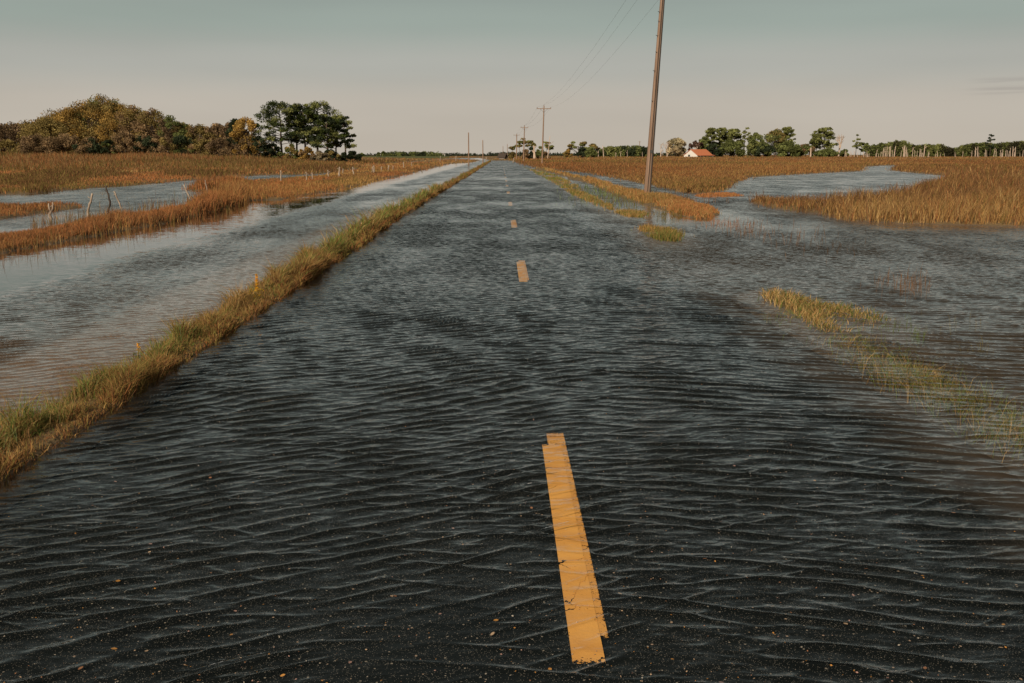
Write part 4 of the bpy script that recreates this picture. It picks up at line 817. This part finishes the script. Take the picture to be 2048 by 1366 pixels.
for i, (px, y, top, w, k, c, lb) in enumerate([(1322, 610, 283, 22, 'bare', T_BR, 'thin bare pale tree left in the bleached group'), (1335, 612, 284, 18, 'bare', T_BR, 'bare pale tree between the thin and the bushy bleached trees'), (1353, 615, 277, 42, 'broad', [(.50, .41, .26), (.42, .36, .22)], 'round bushy pale tree left of the house'),
        (1392, 640, 284, 28, 'budding', (.17, .10, .075), 'reddish twiggy tree behind the house roof'), (1408, 645, 275, 30, 'broad', T_GR, 'green tree behind the right of the house'), (1423, 650, 257, 28, 'pine', T_PN, 'slim tall pine right of the house'), (1442, 655, 257, 34, 'pine', T_PN, 'full tall pine right of the slim tall pine'), (1470, 655, 259, 40, 'pine', T_PN, 'broad pine left of the gap in the trees'),
        (1491, 652, 259, 24, 'sparse', T_PN, 'ragged open pine at the gap in the trees'), (1428, 630, 288, 36, 'bush', T_DK, 'dark bush at the right wall of the house'), (1463, 630, 281, 54, 'bush', T_GR, 'big green bush under the broad pine'), (1512, 640, 266, 36, 'broad', [T_GR, T_PN], 'rounded green tree right of the gap'), (1552, 645, 260, 52, 'broad', [T_PN, T_GR, T_OL], 'largest domed tree of the right grove'),
        (1575, 645, 255, 32, 'pine', T_PN, 'highest pine of the right grove'), (1528, 630, 288, 44, 'bush', [T_GR, T_DK], 'green bush under the rounded tree'), (1578, 630, 284, 52, 'bush', T_GR, 'green bush under the highest pine'), (1612, 635, 289, 38, 'bush', [T_GR, T_BR], 'low green brown bush right of the grove'), (1594, 632, 295, 30, 'bush', T_GR, 'small bush at the right foot of the grove'),
        (1652, 640, 257, 52, 'pine', T_PN, 'big isolated flat crowned pine'), (1634, 642, 268, 26, 'pine', T_PN, 'smaller pine at the left of the isolated pine'), (1681, 640, 265, 22, 'bare', T_BR, 'bare dead tree at the right of the isolated pine'), (1654, 630, 299, 40, 'bush', T_GR, 'bush under the isolated pine'), (1689, 630, 299, 20, 'bush', T_GR, 'small bush right of the bare dead tree'),
        (1714, 630, 271, 18, 'sparse', T_PN, 'lone sparse pine before the long low wood'), (1723, 640, 286, 15, 'sparse', T_GR, 'short sparse tree right of the lone sparse pine'), (1734, 640, 286, 15, 'broad', T_GR, 'small round tree at the start of the long low wood'), (1983, 670, 270, 20, 'sparse', T_DK, 'dark ragged pine rising above the long low wood')]):
    nm = {'bare': 'bare_tree', 'budding': 'twiggy_tree', 'pine': 'pine_tree', 'sparse': 'pine_tree', 'broad': 'broadleaf_tree', 'bush': 'shrub'}[k]
    tree(nm, lb, px, y, top, w, k, c, 560 + i, HG if px < 1600 else 'trees before the long low wood', cat='shrub' if k == 'bush' else 'tree', dens=.75)

# bleached dead trunks
def snag(px, y, top, label, seed, group, fork=False, r=None):
    rng = np.random.default_rng(seed); x, z1 = at(px, y, top); zb = max(0, float(height(np.array([x]), np.array([y]))[0])); H = z1 - zb
    r = r or max(.14, .045 * H) * rng.uniform(.8, 1.2); ln = rng.normal(0, .05); mb = MB(); n = 6; t = np.linspace(-.03, 1, n)
    P = np.stack([ln * H * t + rng.normal(0, .04 * r, n), 0 * t, H * t], 1); mb.tube(P, np.linspace(r, r * .45, n), 6)
    for k in range(3 if fork else rng.integers(0, 3)):
        f = rng.uniform(.35, .85) if not fork else rng.uniform(.4, .6); q = np.array([ln * H * f, 0, H * f]); s_ = rng.choice([-1, 1]); e = q + [s_ * rng.uniform(.08, .2) * H, 0, rng.uniform(.05, .30) * H]
        mb.tube(np.array([q, (q + e) / 2 + [0, 0, -.01 * H], e]), [r * .5, r * .4, r * .25], 4)
    o = mb.build('dead_trunk', M_dead, None, True); o.location = (x, y, zb); tag(o, label, 'dead tree', group)
for px, top, lb, fk in ((1197, 296, 'pale dead trunk at the left edge of the green wood', False), (1208, 291, 'tall leaning dead trunk before the green wood', False), (1241, 302, 'short dead trunk amid the green wood', False), (1255, 300, 'forked sunlit dead tree before the green wood', True), (1285, 304, 'stub of a dead trunk right of the distant pole', False), (1232, 305, 'lowest dead stub before the green wood', False), (1070, 291, 'pinkish broad dead trunk among the spindly pines', False), (1095.5, 272, 'needle thin bare spire beside the crossarm pole', False), (1067, 297, 'short pinkish dead trunk left of the broad dead trunk', False), (1622, 295, 'sunlit yellowish dead trunk left of the isolated pine', False)):
    snag(px, 560 if px > 1150 else 415, top, lb, int(px), None, fk, r=.22 if px == 1095.5 else (.55 if px in (1070, 1622) else None))
rng = np.random.default_rng(600); SX = np.concatenate([rng.uniform(1690, 1740, 16), rng.uniform(1750, 1860, 36), rng.uniform(1860, 1950, 9), rng.uniform(1950, 2075, 32)])
for i, px in enumerate(SX):
    tp = 312 - (rng.uniform(3, 12) if px < 1745 else rng.uniform(5, 24) if px < 1850 else rng.uniform(4, 13) if px < 1950 else rng.uniform(5, 20))
    snag(px, rng.uniform(520, 560), tp, 'bleached bare dead trunk before the long low wood', 601 + i, 'bleached dead trunks before the long low wood')

# ------------------------------------------------------------------ buildings
def gable(name, label, cx, y, rot, w, dp, eave, ridge, roofmat, wallmat, zb, wing=False, cat='house', porch=True):
    o = empty(name, (cx, y, zb), label, cat); o.rotation_euler = (0, 0, rot)
    h = w / 2
    V = [[-h, 0, 0], [h, 0, 0], [h, 0, eave], [0, 0, ridge], [-h, 0, eave], [-h, dp, 0], [h, dp, 0], [h, dp, eave], [0, dp, ridge], [-h, dp, eave]]
    fs = [np.array([[0, 1, 2, 3, 4], [5, 9, 8, 7, 6]], np.int32), np.array([[1, 6, 7, 2], [0, 4, 9, 5]], np.int32)]
    mesh('wall', np.array(V, float), fs, wallmat, o)
    ov = .45; mb = MB(); s = (ridge - eave) / h
    for sg in (-1, 1):
        a0 = np.array([0, -ov, ridge + .03]); a1 = np.array([sg * (h + ov), -ov, eave - s * ov + .03]); b0 = a0 + [0, dp + 2 * ov, 0]; b1 = a1 + [0, dp + 2 * ov, 0]; up_ = np.array([0, 0, .18])
        VV = [a0, a1, b1, b0, a0 + up_, a1 + up_, b1 + up_, b0 + up_]; mb.add(VV, None, [[0, 1, 2, 3], [4, 7, 6, 5], [0, 4, 5, 1], [1, 5, 6, 2], [2, 6, 7, 3]])
    mb.build('roof', roofmat, o)
    if porch:
        for i in range(3):
            mb = MB(); mb.box((h + .02, dp * (.2 + .28 * i), 1.2), (.08, 1.6, .9)); mb.build('window', M_window, o)
        mb = MB(); mb.box((h + .04, dp * .93, 1.0), (.07, 1.0, 1.9)); mb.build('door', M_grey, o)
        mb = MB(); mb.box((-h * .25, -.02, 1.7), (1.4, .08, 1.2)); mb.build('window', M_window, o)
    return o
x, _ = at(1381.5, 600, 311)
hs = gable('house', 'white gabled house with bright orange roof before the green trees', x, 600, R(-44), 9.2, 16.0, 2.1, 5.3, M_roof, M_white, -.45)
mb = MB()   # porch posts and low left wing belong to the house
for i in range(5): mb.box((6.6, .6 + i * 3.2, .95), (.2, .2, 1.9))
mb.build('porch_posts', M_white, hs)
mb = MB(); mb.add([[4.8, -.3, 1.98], [6.9, -.3, 1.72], [6.9, 16.3, 1.72], [4.8, 16.3, 1.98], [4.8, -.3, 2.13], [6.9, -.3, 1.87], [6.9, 16.3, 1.87], [4.8, 16.3, 2.13]], None, [[0, 3, 2, 1], [4, 5, 6, 7], [0, 1, 5, 4], [1, 2, 6, 5], [2, 3, 7, 6]]); mb.build('porch_roof', M_roof, hs)
mb = MB(); mb.box((-5.5, 6.5, .9), (1.9, 8, 1.8)); mb.build('side_wing', M_white, hs)
mb = MB(); mb.box((-.8, 7, 5.6), (.7, .7, 1.3)); mb.build('chimney', M_grey, hs)
x, _ = at(1011, 430, 311); sh_ = gable('shed', 'low shed with a long sloping pale roof at the road end', x, 430, R(68), 2.6, 2.6, .9, 2.2, M_dark, M_grey, .1, porch=False, cat='shed')
mb = MB(); mb.box((.2, -.03, .7), (1.0, .06, 1.4)); mb.build('door', M_dark, sh_)
for px, y, lb, w in ((758, 900, 'tiny distant white hut at the far edge of the green field', 3.2), (886, 900, 'tiny distant white hut right of the flat topped wood', 3.4)):
    x, _ = at(px, y, 311); hb = gable('hut', lb, x, y, R(10), w, 5, 1.9, 2.9, M_grey, M_white, .2, porch=False, cat='hut'); mb = MB(); mb.box((w * .2, -.03, .9), (.9, .06, 1.7)); mb.build('door', M_dark, hb)

# green field beyond the left marsh
fx0, _ = at(712, 430); fx1, _ = at(895, 430); gx0, _ = at(715, 860); gx1, _ = at(900, 860)
ty, tx = np.meshgrid(np.linspace(0, 1, 12), np.linspace(0, 1, 12), indexing='ij')
FX = (fx0 * (1 - ty) + gx0 * ty) * (1 - tx) + (fx1 * (1 - ty) + gx1 * ty) * tx; FY = 430 + 430 * ty; FZ = .28 + .5 * ty - .35 * ((tx < .01) | (tx > .99) | (ty < .01))
m, ns, L = newmat('field_green'); out = ns.new('ShaderNodeOutputMaterial'); b = ns.new('ShaderNodeBsdfDiffuse'); n1 = node(ns, 'ShaderNodeTexNoise', Scale=.05, Detail=4.0); geo = ns.new('ShaderNodeNewGeometry'); L.new(geo.outputs['Position'], n1.inputs['Vector'])
r1 = ns.new('ShaderNodeValToRGB'); r1.color_ramp.elements[0].color = (.10, .105, .05, 1); r1.color_ramp.elements[1].color = (.14, .15, .075, 1); L.new(n1.outputs['Fac'], r1.inputs[0]); L.new(r1.outputs[0], b.inputs[0]); L.new(b.outputs[0], out.inputs[0])
tag(mesh('field', np.stack([FX, FY, FZ], -1).reshape(-1, 3), [grid_faces(12, 12)], m, smooth=True), 'dull green field before the left horizon wood', 'field', kind='structure')

# ------------------------------------------------------------------ sky, sun, camera
SUN_EL, SUN_AZ = 30.0, 208.0      # azimuth clockwise from +Y: behind the camera, to its left
w = D.worlds.new('World'); SC.world = w; w.use_nodes = True; ns = w.node_tree.nodes; L = w.node_tree.links; ns.clear()
out = ns.new('ShaderNodeOutputWorld'); bg = ns.new('ShaderNodeBackground')
sky = ns.new('ShaderNodeTexSky'); sky.sky_type = 'NISHITA'; sky.sun_disc = False; sky.sun_elevation = R(SUN_EL); sky.sun_rotation = R(SUN_AZ); sky.dust_density = 2.5; sky.ozone_density = 1.0
STR = .10; bg.inputs['Strength'].default_value = STR
tc = ns.new('ShaderNodeTexCoord'); sx = ns.new('ShaderNodeSeparateXYZ'); L.new(tc.outputs['Generated'], sx.inputs[0])
# evening grade of the sky by elevation (sine of elevation -> colour)
rp = ns.new('ShaderNodeValToRGB'); cr = rp.color_ramp; cr.interpolation = 'EASE'
stops = [(0.0, (.50, .445, .375)), (.045, (.475, .430, .370)), (.085, (.390, .388, .350)), (.125, (.298, .342, .304)), (.17, (.230, .268, .243)), (.30, (.130, .146, .132)), (.60, (.064, .078, .074)), (1.0, (.040, .060, .065))]
cr.elements[0].position = 0; cr.elements[0].color = (*stops[0][1], 1); cr.elements[1].position = 1; cr.elements[1].color = (*stops[-1][1], 1)
for p, c in stops[1:-1]: e = cr.elements.new(p); e.color = (*c, 1)
L.new(sx.outputs['Z'], rp.inputs[0])
sc_ = node(ns, 'ShaderNodeVectorMath', op='SCALE'); sc_.inputs['Scale'].default_value = 1 / STR; L.new(rp.outputs[0], sc_.inputs[0])
mx = ns.new('ShaderNodeMixRGB'); mx.inputs[0].default_value = .95; L.new(sky.outputs[0], mx.inputs[1]); L.new(sc_.outputs[0], mx.inputs[2])
# thin streaks of cloud low on the right
mp = ns.new('ShaderNodeMapping'); mp.inputs['Scale'].default_value = (5, 5, 260); L.new(tc.outputs['Generated'], mp.inputs[0])
cn = node(ns, 'ShaderNodeTexNoise', Scale=1.0, Detail=4.0); L.new(mp.outputs[0], cn.inputs['Vector'])
def maprange(src, a, b_, c, d):
    n = ns.new('ShaderNodeMapRange'); n.interpolation_type = 'SMOOTHSTEP'; n.inputs[1].default_value = a; n.inputs[2].default_value = b_; n.inputs[3].default_value = c; n.inputs[4].default_value = d; L.new(src, n.inputs[0]); return n.outputs[0]
def mulw(a, b_):
    n = node(ns, 'ShaderNodeMath', op='MULTIPLY'); L.new(a, n.inputs[0]); L.new(b_, n.inputs[1]); return n.outputs[0]
cl_ = mulw(mulw(maprange(cn.outputs['Fac'], .42, .56, 0, 1), maprange(sx.outputs['X'], .405, .440, 0, 1)), mulw(maprange(sx.outputs['Z'], .048, .056, 0, 1), maprange(sx.outputs['Z'], .068, .064, 0, 1)))
n = node(ns, 'ShaderNodeMath', op='MULTIPLY'); n.inputs[1].default_value = .30; L.new(cl_, n.inputs[0])
mc_ = ns.new('ShaderNodeMixRGB'); mc_.inputs[2].default_value = (.26 / STR, .235 / STR, .22 / STR, 1); L.new(n.outputs[0], mc_.inputs[0]); L.new(mx.outputs[0], mc_.inputs[1])
hz = ns.new('ShaderNodeMapping'); hz.inputs['Scale'].default_value = (2.2, 2.2, 16); L.new(tc.outputs['Generated'], hz.inputs[0])
hn = node(ns, 'ShaderNodeTexNoise', Scale=1.0, Detail=3.0); L.new(hz.outputs[0], hn.inputs['Vector'])
hs = node(ns, 'ShaderNodeVectorMath', op='SCALE'); L.new(mc_.outputs[0], hs.inputs[0]); L.new(maprange(hn.outputs['Fac'], .3, .7, .955, 1.035), hs.inputs['Scale'])
L.new(hs.outputs[0], bg.inputs['Color']); L.new(bg.outputs[0], out.inputs[0])
sl = D.lights.new('sun', 'SUN'); sl.energy = 4.1; sl.angle = R(.55); sl.color = (1.0, .86, .68)
so = D.objects.new('sun', sl); COL.objects.link(so)
az = R(SUN_AZ); el = R(SUN_EL); so.rotation_euler = (R(90) - el, 0, math.pi - az); so.location = (-20, -30, 30)
cam = D.cameras.new('camera'); co = D.objects.new('camera', cam); COL.objects.link(co); SC.camera = co
cam.sensor_width = 36; cam.lens = F / 2048 * 36; cam.clip_start = .1; cam.clip_end = 20000
co.location = (0, 0, HC); co.rotation_euler = (R(90) - TH, 0, -PSI)
SC.view_settings.view_transform = 'Standard'; SC.view_settings.look = 'None'; SC.view_settings.exposure = .10; SC.view_settings.gamma = 1
SC.cycles.max_bounces = 8; SC.cycles.transparent_max_bounces = 16; SC.cycles.caustics_reflective = False; SC.cycles.caustics_refractive = False
